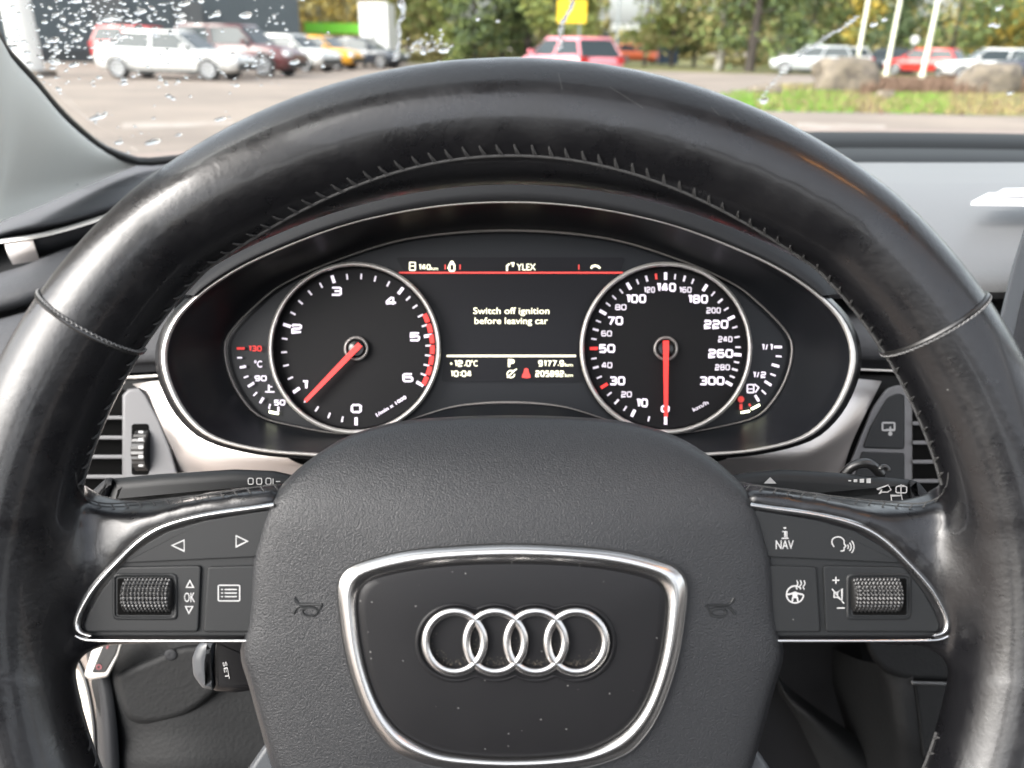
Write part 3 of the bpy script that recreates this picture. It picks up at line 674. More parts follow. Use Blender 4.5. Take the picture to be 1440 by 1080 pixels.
b = MB(); b.tube([P(x, y, .463) for x, y in ((1150, 518.5), (1205, 519.5), (1255, 521.5), (1400, 526), (1700, 536))], .0008, 8); b.build('satin_strip', 'trim_line', dash, sharp=0); b = MB(); b.tube([P(x, y, .463) for x, y in ((-60, 536), (60, 534), (185, 530.5), (236, 527.5), (300, 524))], .0010, 8); b.build('satin_strip', 'trim_line', dash, sharp=0)
# left end: pad, trim strip, rolls
b = MB(); grid(b, [[(-260, 430, .55), (-60, 335, .62), (0, 306, .66), (60, 284, .70), (120, 256, .74), (190, 229, .80), (260, 219, .86), (330, 215, .90), (420, 213, .93), (560, 212, .95)],
                   [(-260, 440, .52), (-60, 345, .58), (0, 316, .61), (60, 296, .64), (120, 272, .68), (190, 247, .72), (260, 232, .76), (330, 226, .80), (420, 222, .84), (560, 220, .87)],
                   [(-260, 450, .50), (-60, 352, .555), (0, 324, .58), (60, 308, .60), (120, 291, .62), (190, 268, .64), (260, 248, .66), (330, 240, .68), (420, 236, .72), (560, 232, .75)],
                   [(-260, 458, .50), (-60, 358, .555), (0, 331, .575), (60, 317, .59), (120, 302, .60), (190, 281, .61), (260, 262, .62), (330, 256, .64), (420, 252, .66), (560, 250, .68)],
                   [(-260, 464, .52), (-60, 364, .57), (0, 337, .59), (60, 325, .605), (120, 310, .615), (190, 292, .625), (260, 275, .63), (330, 270, .65), (420, 268, .67), (560, 268, .69)]], 50, 6)
o = b.build('end_pad', 'dash_soft', dash, sharp=0); SE = Surf(o)
b = MB()
for i in range(26):
    for j in range(7):
        x, y = 96 + i * 4.3 + (j % 2) * 2, 270 - (i * 4.3) * .17 + j * 2.2 - 8
        if ((x - 150) / 56) ** 2 + ((y - 257) / 12) ** 2 < 1: b.disc(x, y, .9, SE(x, y, .0003, .66), 6, .6)
b.build('speaker_grille', 'vent_black', o, smooth=False)
b = MB(); grid(b, [[(-90, 350, .57), (6, 336, .566), (48, 330, .566), (100, 317, .57), (172, 294, .575), (260, 268, .58)], [(-90, 354, .56), (6, 338, .560), (48, 332, .561), (100, 319.5, .565), (172, 297, .57), (260, 271, .575)], [(-90, 357, .56), (6, 341, .560), (48, 335.5, .561), (100, 323, .565), (172, 300.5, .57), (260, 275, .575)]], 40, 3); o2 = b.build('end_strip', 'trim_line', dash, sharp=0)
b = MB(); grid(b, [[(44, 336, .563), (100, 323.5, .567), (172, 301, .573), (260, 275, .578)], [(50, 352, .568), (100, 338, .572), (172, 318, .578), (260, 290, .583)], [(54, 366, .58), (100, 350, .585), (172, 330, .59), (260, 305, .60)]], 30, 5); b.build('end_recess', 'hood_plastic', dash)
b = MB(); grid(b, [[(6, 341, .562), (46, 336, .562)], [(11, 358, .560), (50, 350, .562)], [(18, 372, .562), (56, 366, .568)]], 12, 4); b.build('end_cap', 'trim_thin', o2)
b = MB(); grid(b, [[(-260, 440, .56), (0, 380, .58), (60, 358, .59), (120, 336, .60), (230, 300, .61)], [(-260, 455, .52), (0, 392, .535), (60, 372, .54), (120, 350, .55), (230, 320, .56)], [(-260, 480, .505), (0, 418, .515), (60, 398, .52), (120, 378, .525), (230, 350, .53)], [(-260, 500, .51), (0, 436, .52), (60, 419, .525), (120, 402, .53), (230, 378, .535)], [(-260, 508, .54), (0, 445, .55), (60, 428, .555), (120, 410, .56), (230, 386, .565)]], 36, 6); b.build('end_roll', 'dash_soft', dash, sharp=0)
b = MB(); grid(b, [[(-260, 512, .54), (0, 447, .54), (60, 430, .54), (150, 408, .53), (245, 388, .50)], [(-260, 520, .49), (0, 456, .49), (60, 440, .49), (150, 422, .485), (245, 402, .475)], [(-260, 560, .468), (0, 492, .468), (60, 478, .466), (150, 462, .464), (245, 450, .463)], [(-260, 600, .464), (0, 520, .464), (60, 512, .462), (150, 505, .461), (245, 502, .461)], [(-260, 606, .475), (0, 530, .475), (60, 523, .473), (150, 516, .472), (245, 511, .472)], [(-260, 610, .49), (0, 533, .485), (60, 529, .48), (150, 526, .478), (245, 521, .478)]], 36, 6); b.build('side_roll', 'dash_soft', dash, sharp=0)
# lower dark fascia around vents and the metal trim
for s in (0, 1):
    b = MB(); pts = [(183, 533), (300, 531), (470, 560), (640, 640), (640, 700), (240, 700), (-40, 700), (-40, 538)]
    if s: pts = [(2 * 716 - x, y - 6) for x, y in pts]
    b.plate(pts, .474, .01, .002); b.build('fascia', 'vent_black' if False else 'dash_dark', dash)
b = MB(); grid(b, [[(186, 540, .468), (236, 534, .460), (330, 528, .455)], [(200, 553, .462), (260, 560, .452), (350, 575, .447)], [(222, 590, .459), (290, 625, .448), (400, 640, .444)], [(238, 628, .460), (300, 655, .450), (440, 660, .448)], [(250, 664, .463), (320, 680, .458), (470, 690, .456)]], 30, 8); b.build('metal_trim', 'alu', dash, sharp=0)
b = MB(); grid(b, [[(1100, 528, .455), (1196, 532, .460), (1240, 536, .466)], [(1090, 575, .447), (1180, 562, .452), (1230, 556, .462)], [(1030, 640, .444), (1150, 625, .448), (1212, 592, .459)], [(990, 655, .448), (1120, 655, .450), (1196, 628, .460)], [(960, 690, .456), (1110, 680, .458), (1184, 668, .463)]], 30, 8); b.build('metal_trim', 'alu', dash, sharp=0)
# vents
def vent(s):
    b = MB()
    if not s:
        pts = [(172, 556), (180, 547), (196, 545), (206, 556), (224, 590), (240, 630), (252, 672), (252, 700), (172, 700)]
        b.plate(pts, .458, .012, .0015); fr = b.build('air_vent', 'vent_grey', dash)
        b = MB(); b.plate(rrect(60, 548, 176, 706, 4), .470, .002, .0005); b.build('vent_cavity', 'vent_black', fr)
        for y in (588, 616, 643, 671, 698):
            b = MB(); b.plate(rrect(70, y - 3.6, 176, y + 2.2, 2), .459, .010, .0006); b.build('slat', 'vent_grey', fr)
        b = MB(); b.plate(rrect(185, 596, 209, 668, 4), .4575, .001, .0003); rcs = b.build('dial_recess', 'vent_black', fr)
        b = MB(); c = P(198, 634, .4555) + Vector((0, 0, -.0095)); n = 60; rings = []
        for k, xx in enumerate((-.0042, -.0036, .0036, .0042)):
            rr_ = .0145 if k in (1, 2) else .0135
            rings.append([c + Vector((xx, (rr_ - (.0004 if i % 2 else 0)) * math.cos(2 * PI * i / n), (rr_ - (.0004 if i % 2 else 0)) * math.sin(2 * PI * i / n))) for i in range(n)])
        b.loft(rings, True, True, True); wl = b.build('vent_wheel', 'rubber', fr, sharp=20)
        SW = Surf(wl); b = MB()
        for y in (608, 618, 629, 642, 654, 664): b.poly([(194.5, y - 2.2), (201.5, y - 2.2), (201.5, y + 2.2), (194.5, y + 2.2)], SW(198, y, .0004, .456))
        b.build('wheel_marks', 'print_white', wl, smooth=False)
    else:
        pts = [(1246, 546), (1262, 541), (1300, 543), (1300, 700), (1186, 700), (1190, 664), (1206, 622), (1226, 574)]
        b.plate(rpoly(pts, 8), .458, .012, .0015); fr = b.build('air_vent', 'vent_grey', dash)
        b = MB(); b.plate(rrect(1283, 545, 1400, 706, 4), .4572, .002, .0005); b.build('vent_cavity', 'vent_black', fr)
        for y in (596, 623, 650, 677):
            b = MB(); b.plate(rrect(1283, y - 3.4, 1398, y + 2.2, 2), .4550, .0018, .0005); b.build('slat', 'vent_grey', fr)
        b = MB(); b.plate(rpoly([(1248, 559), (1262, 553), (1272, 555), (1272, 632), (1213, 630), (1224, 600)], 5), .4568, .002, .0008); kb = b.build('switch_button', 'key_plastic', fr)
        b = MB(); b.plate(rpoly([(1212, 635), (1272, 637), (1272, 690), (1196, 690)], 3), .4568, .002, .0008); b.build('switch_button', 'key_plastic', fr)
        b = MB(); b.stroke(rrect(1241, 594.5, 1258, 605, 1, 2), 2.2, .4564, closed=True); b.stroke([(1252, 600), (1252, 608)], 2.4, .4564); b.disc(1252, 610, 3, .4564, 10); b.stroke([(1246, 604), (1258, 604)], 1.6, .4562); b.build('switch_symbol', 'print_white', kb, smooth=False)
vent(0); vent(1)
# pop-up centre screen seen edge-on at the right
b = MB(); b.plate(rpoly([(1441, 318), (1424, 372), (1404, 452), (1392, 525), (1420, 560), (1760, 575), (1760, 330)], 6), .425, .012, .002); o = b.build('centre_screen', 'screen_grey', dash)
b = MB(); b.plate(rpoly([(1450, 370), (1432, 440), (1420, 500), (1440, 545), (1740, 560), (1740, 350)], 4), .4245, .001, .0004); b.build('screen_glass', 'black_gloss', o)
# lower dash: knee panel with a pocket, column shroud, console side
b = MB(); grid(b, [[(136, 880, .50), (200, 878, .50), (420, 878, .49), (720, 870, .46), (1000, 878, .49)], [(128, 960, .49), (215, 960, .482), (420, 960, .49), (720, 960, .48), (1000, 960, .52)], [(150, 1040, .49), (240, 1040, .478), (400, 1040, .485), (720, 1040, .50), (1000, 1040, .54)], [(156, 1120, .49), (260, 1120, .478), (400, 1120, .485), (720, 1120, .50), (1000, 1120, .54)], [(160, 1400, .55), (260, 1400, .53), (400, 1400, .53), (720, 1400, .55), (1000, 1400, .58)]], 40, 8); o = b.build('knee_panel', 'dash_dark', dash, sharp=0); SK = Surf(o)
b = MB(); pk = open_curve([(214, 925), (165, 946), (160, 952), (163, 970), (172, 1000), (182, 1014), (205, 1019), (240, 1014), (275, 998), (300, 975), (315, 958)], 60)
b.plate([tuple(v) for v in closed_curve([(214, 925), (172, 943), (161, 954), (166, 980), (176, 1006), (192, 1017), (220, 1018), (262, 1006), (300, 978), (330, 940), (320, 910), (260, 908)], 90)], .4775, .012, .0045, 6); b.build('pocket_flap', 'dash_dark', o, sharp=0)
b = MB(); grid(b, [[(116, 890, .530), (124, 935, .525), (133, 980, .52), (137, 1040, .515), (139, 1120, .51), (142, 1300, .51)], [(128, 890, .49), (134, 935, .486), (143, 985, .482), (147, 1040, .478), (150, 1120, .478), (152, 1300, .48)], [(146, 890, .49), (152, 935, .487), (160, 985, .482), (166, 1040, .480), (169, 1120, .480), (172, 1300, .49)]], 20, 6); b.build('end_moulding', 'hood_plastic', dash, sharp=0)
b = MB(); c = [P(720, 880, .30), P(720, 850, .36), P(720, 810, .45), P(720, 790, .52)]; b.tube(c, .055, 24, rf=lambda t: .045 + .02 * t); b.build('column_shroud', 'hood_plastic', dash)
b = MB(); b.plate(rpoly([(118, 950), (132, 905), (148, 893), (176, 893), (166, 925), (152, 952), (126, 956)], 4), .470, .008, .0012); o = b.build('release_switch', 'trim_line', dash)
b = MB(); b.plate(rpoly([(129, 946), (146, 905), (154, 896), (170, 896), (163, 920), (148, 946)], 3), .4694, .002, .0004); o2 = b.build('switch_face', 'black_gloss', o)
b = MB(); b.stroke([(139 + 3.5 * math.cos(R(t)), 938 + 3.2 * math.sin(R(t))) for t in range(0, 360, 45)], 1.5, .4690, closed=True); b.stroke([(150, 912), (153, 905)], 2.4, .4690); b.build('switch_mark', 'mark_red', o2, smooth=False)
b = MB(); rings = [[P(240 + r_ * math.cos(2 * PI * i / 28), 921 + r_ * .92 * math.sin(2 * PI * i / 28), d_) for i in range(28)] for r_, d_ in ((9, .49), (9.5, .479), (8.5, .477), (6, .4765), (.1, .477))]; b.loft(rings, True); b.build('round_knob', 'hood_plastic', dash, sharp=50)
# right of the column: console side, glovebox lid with a satin handle strip
b = MB(); grid(b, [[(1020, 860, .58), (1130, 860, .58), (1200, 860, .60)], [(1020, 960, .58), (1130, 960, .59), (1220, 960, .61)], [(1020, 1100, .58), (1130, 1100, .60), (1260, 1100, .62)], [(1020, 1400, .60), (1130, 1400, .62), (1260, 1400, .64)]], 20, 4); b.build('footwell_panel', 'cabin_dark', dash, sharp=0)
b = MB(); grid(b, [[(1090, 935, .57), (1098, 955, .57), (1140, 990, .57), (1240, 1060, .57), (1330, 1130, .57)], [(1094, 955, .565), (1110, 985, .56), (1140, 1010, .555), (1200, 1070, .555), (1260, 1140, .56)], [(1096, 975, .57), (1120, 1010, .57), (1135, 1040, .57), (1165, 1100, .57), (1200, 1160, .57)]], 24, 6); b.build('pedal_cover', 'dash_dark', dash, sharp=0)
b = MB(); b.plate(closed_curve([(1214, 850), (1215, 890), (1222, 918), (1240, 942), (1266, 953), (1300, 958), (1500, 962), (1900, 968), (1900, 850), (1500, 840), (1260, 840)], 120), .500, .02, .004); o = b.build('console_side', 'dash_dark', dash)
b = MB(); grid(b, [[(1150, 900, .62), (1170, 960, .60), (1190, 1030, .59), (1200, 1120, .59), (1210, 1300, .60)], [(1200, 925, .56), (1215, 960, .545), (1225, 1030, .54), (1230, 1075, .545), (1235, 1300, .56)], [(1240, 935, .515), (1250, 960, .505), (1262, 1030, .502), (1266, 1070, .508), (1270, 1300, .55)], [(1284, 950, .500), (1284, 960, .4985), (1293, 1030, .4985), (1298, 1068, .502), (1300, 1300, .54)]], 24, 6); b.build('console_flank', 'dash_dark', o, sharp=0)
b = MB(); b.plate([(600, 800), (1700, 800), (1700, 1400), (600, 1400)], .66, .01, .001); b.build('footwell_lining', 'cabin_dark', dash, smooth=False)
b = MB(); b.plate(rpoly([(1285, 958), (1345, 961), (1900, 968), (1900, 1078), (1420, 1072), (1298, 1066)], 3), .4965, .003, .0015); b.build('console_lid', 'dash_dark', o)
b = MB(); b.plate(rpoly([(1281, 957), (1900, 975), (1900, 982), (1282, 963.5)], 1), .4950, .002, .0009); b.build('console_strip', 'satin_metal', o)
# ---- stalks
def stalk(name, label, px, py, outline, d, cap, txt):
    t = thing(name, cw(px, py, d), label, 'stalk')
    b = MB(); b.plate(outline, d, .018, .005, 5); a = b.build('lever', 'key_plastic', t)
    b = MB(); b.plate(cap, d - .0012, .017, .003, 4); b.build('end_cap', 'hood_plastic', t)
    b = MB(); txt(b, d - .0005); b.build('symbols', 'print_white', a, smooth=False)
def tr(b, d):
    b.add([P(x, y, d) for x, y in ((1074, 680), (1083, 671), (1092, 680))], [(0, 1, 2)])
    for x, w, h in ((1195, 4, 1.8), (1203, 5, 4), (1212, 6, 5.5), (1221.5, 6, 7)): b.poly([(x - w / 2, 676 - h / 2 + (x - 1195) * .02), (x + w / 2, 676 - h / 2), (x + w / 2, 676 + h / 2), (x - w / 2, 676 + h / 2)], d)
    b.stroke([(1233, 688), (1249, 682), (1253, 689), (1248, 692), (1240, 692), (1236, 695), (1240, 689)], 1.6, d, closed=True)
    b.stroke(rrect(1260, 684, 1275, 693, 2, 3), 1.7, d, closed=True); b.stroke([(1267, 681), (1267, 697)], 1.6, d); b.stroke([(1263, 683), (1272, 683)], 1.6, d)
    b.stroke([(1254, 706), (1253, 697), (1268, 697), (1269, 706)], 1.7, d)
stalk('wiper_stalk', 'dark wiper stalk with printed wiper symbols behind the right wheel spoke', 1180, 690,
      rpoly([(1010, 672), (1050, 664), (1100, 660), (1180, 665), (1283, 675), (1288, 720), (1200, 722), (1010, 722)], 5), .335,
      rpoly([(1278, 674), (1292, 678), (1312, 702), (1314, 722), (1286, 722), (1280, 700)], 4), tr)
def tl(b, d):
    for x in (349, 361, 374): b.stroke(rrect(x, 672.5, x + 7, 681, 2, 3), 1.5, d, closed=True)
    b.stroke([(384, 673), (384, 681)], 1.5, d); b.stroke([(388, 677), (394, 677)], 1.5, d)
stalk('turn_signal_stalk', 'dark indicator stalk with a tapered end behind the left wheel spoke', 250, 690,
      rpoly([(430, 672), (385, 662), (330, 660), (230, 666), (158, 673), (140, 720), (240, 722), (430, 722)], 5), .335,
      rpoly([(161, 672), (150, 672), (130, 690), (122, 712), (146, 716), (153, 695)], 4), tl)
MATS['trim_line']
# chevron lever behind right: column boot with a little metal clip
b = MB(); b.tube(open_curve([P(1187, 668, .345), P(1200, 655, .343), P(1222, 652, .342), P(1240, 668, .344)], 20), .0022, 10); b.tube([P(1243 + 6 * math.cos(R(t)), 661 + 5 * math.sin(R(t)), .338) for t in range(180, 400, 20)], .0011, 8); b.build('column_clip', 'rubber', dash, sharp=0)
t = thing('cruise_control_stalk', cw(310, 940, .36), 'short black cruise control stalk lettered SET under the left wheel spoke', 'stalk')
b = MB(); b.plate(rpoly([(296, 896), (330, 890), (420, 880), (430, 960), (330, 974), (300, 972), (290, 945)], 6), .352, .02, .003); lv = b.build('lever', 'black_gloss', t)
b = MB(); b.plate(rpoly([(278, 906), (292, 898), (305, 900), (300, 935), (302, 971), (285, 968), (272, 950), (270, 925)], 6), .350, .02, .004, 5); b.build('end_cap', 'screen_grey', t)
b = MB(); text(b, 'SET', 318, 943, 5.6, .3515, rot=-80, off=.01, width=25); b.build('lettering', 'print_white', lv, smooth=False)
# ---- papers on the dash
def kplane(px, py, z0=-.098): return Kz(px, py, z0)
for i, (pts, z, lb) in enumerate((([(1366, 283), (1390, 271), (1640, 268), (1660, 287)], -.0945, 'white sheet of paper lying flat on the dash top beside the screen'), ([(1392, 276), (1412, 265), (1620, 262), (1640, 272)], -.0925, 'smaller folded paper on top of the white sheet on the dash'))):
    b = MB('K'); a = [Kz(x, y, z) for x, y in pts]; th = Vector((0, 0, -.0028 if not i else -.0008))
    b.loft([[q + th for q in a], a], True, True, True); o = b.build('paper_sheet', 'paper', None, smooth=False); tag(o, lb, 'paper')
# ================= car body round the driver
body = thing('car_cabin', M_CAR @ Vector((.37, .2, .3)), 'white car cabin with a pale fabric windscreen pillar and grey roof lining', 'car')
# windscreen surface (car frame)
WS = .58
def wsp(x, u, lift=0):                # u: metres up along the glass seen in plan
    k = 1 - .16 * u / .75; xx = .37 + (x - .37) * k
    return Vector((xx, wsb(x) - u, H - .093 + u * WS + .03 * (1 - ((x - .37) / .73) ** 2) * math.sin(min(1, u / .75) * PI) + lift))
# pillar: from the glass edge outwards
E = [(-60, -60), (-20, 25), (0, 67), (40, 110), (83, 160), (133, 203), (167, 219), (197, 228)]
def on_glass(px, py):
    lo, hi = .2, 1.1                   # forward distance where the view ray meets the glass
    for _ in range(40):
        m = (lo + hi) / 2; p = Ky(px, py, m); x = .37 + (p.x - .37) / .97; q = H - .093 + (wsb(x) - p.y) * WS
        if p.z > q: hi = m
        else: lo = m
    return p
edge = [on_glass(*e) for e in E]; low = [on_glass(*e) for e in ((197, 228), (235, 224.5), (290, 218), (360, 211), (460, 205))]
edge = open_curve([wsp(-.40, .66), wsp(-.395, .45)] + edge, 60)
outer = open_curve([Vector((-.44, .10, H + .27)), Vector((-.50, .28, H + .14)), Vector((-.52, .36, H + .05)), Vector((-.53, .42, H - .02)), Ky(-60, 338, .50), Ky(0, 312, .555), Ky(60, 288, .62), Ky(130, 258, .70), Ky(200, 230, .76)], 60)
b = MB('K'); rings = []
for k in range(13):
    t = k / 12; rings.append([a.lerp(c, t) + Vector((.030, -.030, .004)) * math.sin(PI * min(1, t * 1.15) ** .55) * min(1, (59 - i) / 14) for i, (a, c) in enumerate(zip(edge, outer))])
b.loft(rings, False); b.build('pillar_trim', 'pillar_cloth', body, sharp=0)
b = MB('K'); b.tube([p + Vector((.003, -.003, 0)) for p in resample(list(edge) + low[1:], 80)], .0042, 8); b.build('glass_seal', 'rubber', body, sharp=0)
# shell: roof, rear, floor, passenger side below the window, driver's sill (door stands open)
def slab(name, m, c, sz, rot=None, par=body):
    b = MB('K'); b.box(c, sz, rot); return b.build(name, m, par, smooth=False)
b = MB('K'); b.box((.37, .14, H + .32), (1.5, .16, .04)); b.box((.37, -1.45, H + .32), (1.5, .5, .04)); b.box((-.32, -.57, H + .321), (.12, 1.26, .04)); b.box((1.06, -.57, H + .321), (.12, 1.26, .04)); b.build('roof_lining', 'cabin_light', body, smooth=False)
slab('rear_bulkhead', 'cabin_dark', (.37, -1.55, .52), (1.5, .06, .50))
slab('floor_pan', 'cabin_dark', (.37, -.35, .28), (1.5, 2.6, .04))
slab('passenger_door', 'cabin_dark', (1.14, -.35, .58), (.06, 2.3, .62))
slab('door_pillar', 'cabin_light', (1.13, -.50, H + .12), (.05, .12, .38)); slab('door_pillar', 'cabin_light', (-.42, -.50, .80), (.05, .12, 1.05))
slab('rear_door', 'cabin_dark', (-.42, -1.05, .55), (.06, 1.0, .56))
b = MB('K'); b.tube([wsp(1.10, u) + Vector((.03, -.02, 0)) for u in (0, .2, .4, .6, .75)], .035, 10); b.build('passenger_pillar', 'cabin_light', body)
b = MB('K'); b.loft([[(x, .98 + y, H + z) for x, y, z in L] for L in ([(-.45, 0, -.14), (.37, .22, -.12), (1.19, 0, -.14)], [(-.47, .5, -.18), (.37, .62, -.165), (1.21, .5, -.18)], [(-.45, .95, -.27), (.37, 1.05, -.25), (1.19, .95, -.27)], [(-.42, 1.1, -.45), (.37, 1.2, -.45), (1.16, 1.1, -.45)])], False); b.build('bonnet', 'car_white', body)
b = MB('K'); b.box((.37, .13, H + .285), (.20, .09, .026)); lh = b.build('dome_lamp', 'cabin_light', body, smooth=False); b = MB('K'); b.box((.37, .125, H + .269), (.11, .035, .006)); b.build('lamp_lens', 'lamp_warm', lh, smooth=False)
# open door aperture: white painted jamb low on the left
b = MB(); grid(b, [[(60, 918, .60), (92, 936, .588), (103, 936, .584)], [(60, 960, .60), (95, 965, .586), (115, 952, .580)], [(60, 1010, .60), (105, 1010, .582), (127, 1000, .574)], [(60, 1080, .60), (110, 1080, .578), (134, 1060, .570)], [(60, 1250, .60), (110, 1250, .575), (140, 1250, .568)]], 16, 6); o = b.build('door_jamb', 'car_white', body, sharp=0)
b = MB(); b.plate(rrect(100, 980, 112, 993, 3), .578, .004, .001); b.build('jamb_plug', 'rubber', o)
b = MB(); b.tube(open_curve([P(108, 925, .572), P(119, 950, .568), P(130, 1000, .562), P(134.5, 1060, .558), P(139, 1250, .55)], 30), .0018, 8); b.build('door_seal', 'rubber', body, sharp=0)
# seats behind the viewer, the passenger's hung with an orange vest
for x in (0, .74):
    t = thing('front_seat', M_CAR @ Vector((x, -.55, .3)), 'dark front seat of the driver behind the steering wheel' if not x else 'dark front passenger seat beside the driver seat', 'seat')
    b = MB('K'); b.box((x, -.42, .47), (.5, .5, .16)); b.build('cushion', 'cabin_dark', t)
    b = MB('K'); b.box((x, -.74, .85), (.48, .14, .66), Matrix.Rotation(R(14), 3, 'X')); b.build('backrest', 'cabin_dark', t)
    b = MB('K'); b.box((x, -.88, 1.27), (.26, .10, .16)); b.build('headrest', 'cabin_dark', t)
# windscreen glass and rain
m = bpy.data.materials.new('thin_glass'); MATS['thin_glass'] = m; m.use_nodes = True; nt = m.node_tree; nt.nodes.clear()
o_ = nd(nt, 'ShaderNodeOutputMaterial'); mx = nd(nt, 'ShaderNodeMixShader'); tb = nd(nt, 'ShaderNodeBsdfTransparent'); gb = nd(nt, 'ShaderNodeBsdfGlossy'); lw_ = nd(nt, 'ShaderNodeLayerWeight'); lw_.inputs['Blend'].default_value = .5; pw = nd(nt, 'ShaderNodeMath', operation='POWER'); pw.inputs[1].default_value = 5.0; nt.links.new(lw_.outputs['Facing'], pw.inputs[0]); fr = nd(nt, 'ShaderNodeMath', operation='MULTIPLY_ADD'); fr.inputs[1].default_value = .9; fr.inputs[2].default_value = .05; nt.links.new(pw.outputs[0], fr.inputs[0])
tb.inputs['Color'].default_value = (.93, .96, .94, 1); gb.inputs['Roughness'].default_value = .02
nt.links.new(fr.outputs[0], mx.inputs[0]); nt.links.new(tb.outputs[0], mx.inputs[1]); nt.links.new(gb.outputs[0], mx.inputs[2]); nt.links.new(mx.outputs[0], o_.inputs[0])
b = MB('K'); b.loft([[wsp(-.42 + 1.58 * i / 40, .80 * j / 16) for i in range(41)] for j in range(17)], False)
wsg = b.build('windscreen', 'thin_glass', None, sharp=0); tag(wsg, 'curved glass windscreen with rain spots above the dash', 'windscreen')
m = bpy.data.materials.new('rain_water'); MATS['rain_water'] = m; m.use_nodes = True; nt = m.node_tree; nt.nodes.clear()
o_ = nd(nt, 'ShaderNodeOutputMaterial'); gl = nd(nt, 'ShaderNodeBsdfGlass'); gl.inputs['IOR'].default_value = 1.36; gl.inputs['Roughness'].default_value = 0
tb = nd(nt, 'ShaderNodeBsdfTransparent'); mx = nd(nt, 'ShaderNodeMixShader'); mx.inputs[0].default_value = .85; nt.links.new(tb.outputs[0], mx.inputs[1]); nt.links.new(gl.outputs[0], mx.inputs[2]); nt.links.new(mx.outputs[0], o_.inputs[0])
WSURF = BVHTree.FromPolygons([v.co + Vector(wsg.get('_o', (0, 0, 0))) for v in wsg.data.vertices], [tuple(p.vertices) for p in wsg.data.polygons])
rain = MB('W')
def drop(px, py, rx, ry, h=.21, ang=0):
    """one water lens on the outside of the glass; rx, ry its half size in the picture's pixels"""
    d_ = (M_CAM.to_3x3() @ P(px, py, 1)).normalized(); hit = WSURF.ray_cast(M_CAM.translation, d_)
    if hit[0] is None: return
    p, n = hit[0], hit[1]
    if n.z < 0: n = -n
    s = hit[3] / F; ax = (M_CAM.to_3x3() @ Vector((math.cos(R(ang)), math.sin(R(ang)), 0))); ax = (ax - n * ax.dot(n)).normalized(); ay = n.cross(ax)
    k = 1 / max(.25, abs(d_.dot(n))); a, c = rx * s, ry * s * k; hh = min(a, c) * h; p = p + n * .0004
    n1, n2 = 14, 5; ph = [random.uniform(.86, 1.14) for _ in range(n1)]; rings = []
    for j in range(n2 + 1):
        t = j / n2 * PI / 2
        rings.append([p + ax * (a * math.cos(2 * PI * i / n1) * math.cos(t) * ph[i]) + ay * (c * math.sin(2 * PI * i / n1) * math.cos(t) * ph[i]) + n * (hh * math.sin(t)) for i in range(n1)])
    rings[-1] = [p + n * hh] * n1
    rain.loft(rings[:-1], True, True, True)
rg_ = random.Random(11)
for _ in range(520):
    x = abs(rg_.gauss(0, 1)) * 210 + rg_.uniform(-10, 60); y = rg_.uniform(-5, 225)
    if y > 120 and rg_.random() < .72: continue
    if x > 250 and rg_.random() < .35: continue
    if x > 470: continue
    r_ = rg_.choice((.8, 1.0, 1.2, 1.5, 1.9, 2.6)); drop(x, y, r_ * rg_.uniform(1, 1.5), r_ * rg_.uniform(.6, 1.0))
for cxx, cyy, n_, s_ in ((95, 18, 36, 26), (155, 30, 60, 30), (235, 16, 26, 24), (85, 66, 22, 14), (360, 90, 36, 20), (375, 30, 12, 14), (585, 60, 16, 7), (610, 62, 30, 14), (180, 12, 40, 26), (30, 50, 20, 16)):
    for _ in range(n_):
        r_ = rg_.choice((.8, 1.1, 1.5, 2.1)); drop(rg_.gauss(cxx, s_), rg_.gauss(cyy, s_ * .6), r_ * rg_.uniform(1, 1.6), r_ * rg_.uniform(.6, 1))
for x, y, a, c in ((153, 27, 11, 3.6), (198, 17, 8, 3), (108, 2, 7, 3), (140, 32, 4, 2.4), (75, 57, 8, 3), (89, 42, 5, 3), (104, 92, 7, 2.6), (78, 88, 7, 4), (173, 52, 7, 3), (195, 40, 6, 3), (138, 165, 12, 3), (17, 67, 7, 3), (259, 6, 9, 3), (346, 22, 9, 4), (305, 21, 6, 3), (254, 22, 7, 3), (254, 31, 7, 3), (215, 200, 11, 3.2), (310, 168, 8, 2.4), (415, 88, 8, 3), (168, 201, 6, 2.5), (1075, 142, 6, 4), (595, 72, 5, 6), (625, 71, 8, 4), (1229, 35, 5, 3), (1244, 28, 4, 2), (1395, 35, 4, 2), (1402, 37, 4, 2), (1421, 131, 4, 2), (700, 30, 3, 2), (672, 27, 3, 3), (1405, 12, 4, 3), (563, 6, 4, 6)): drop(x, y, a * .9, c * .9, .24)
for path in ([(1070, 140), (1085, 120), (1107, 96), (1130, 76), (1150, 62), (1168, 48), (1184, 40), (1205, 24)], [(806, 0), (803, 12), (795, 25), (790, 36), (787, 48), (790, 58), (787, 70)], [(566, 0), (567, 20), (561, 35), (562, 50), (560, 68), (556, 84)]):
    cv = open_curve(path, 26)
    for i, v in enumerate(cv):
        q = cv[min(i + 1, 25)] - cv[max(i - 1, 0)]; an = -math.degrees(math.atan2(q.y, q.x)); w = rg_.uniform(.8, 2.0)
        drop(v.x + rg_.uniform(-.6, .6), v.y, rg_.uniform(3, 6), w * .7, .10, an)
o = rain.build('raindrops', 'rain_water', None, sharp=0); tag(o, 'raindrops and water runs clinging to the windscreen', 'raindrops', kind='stuff')
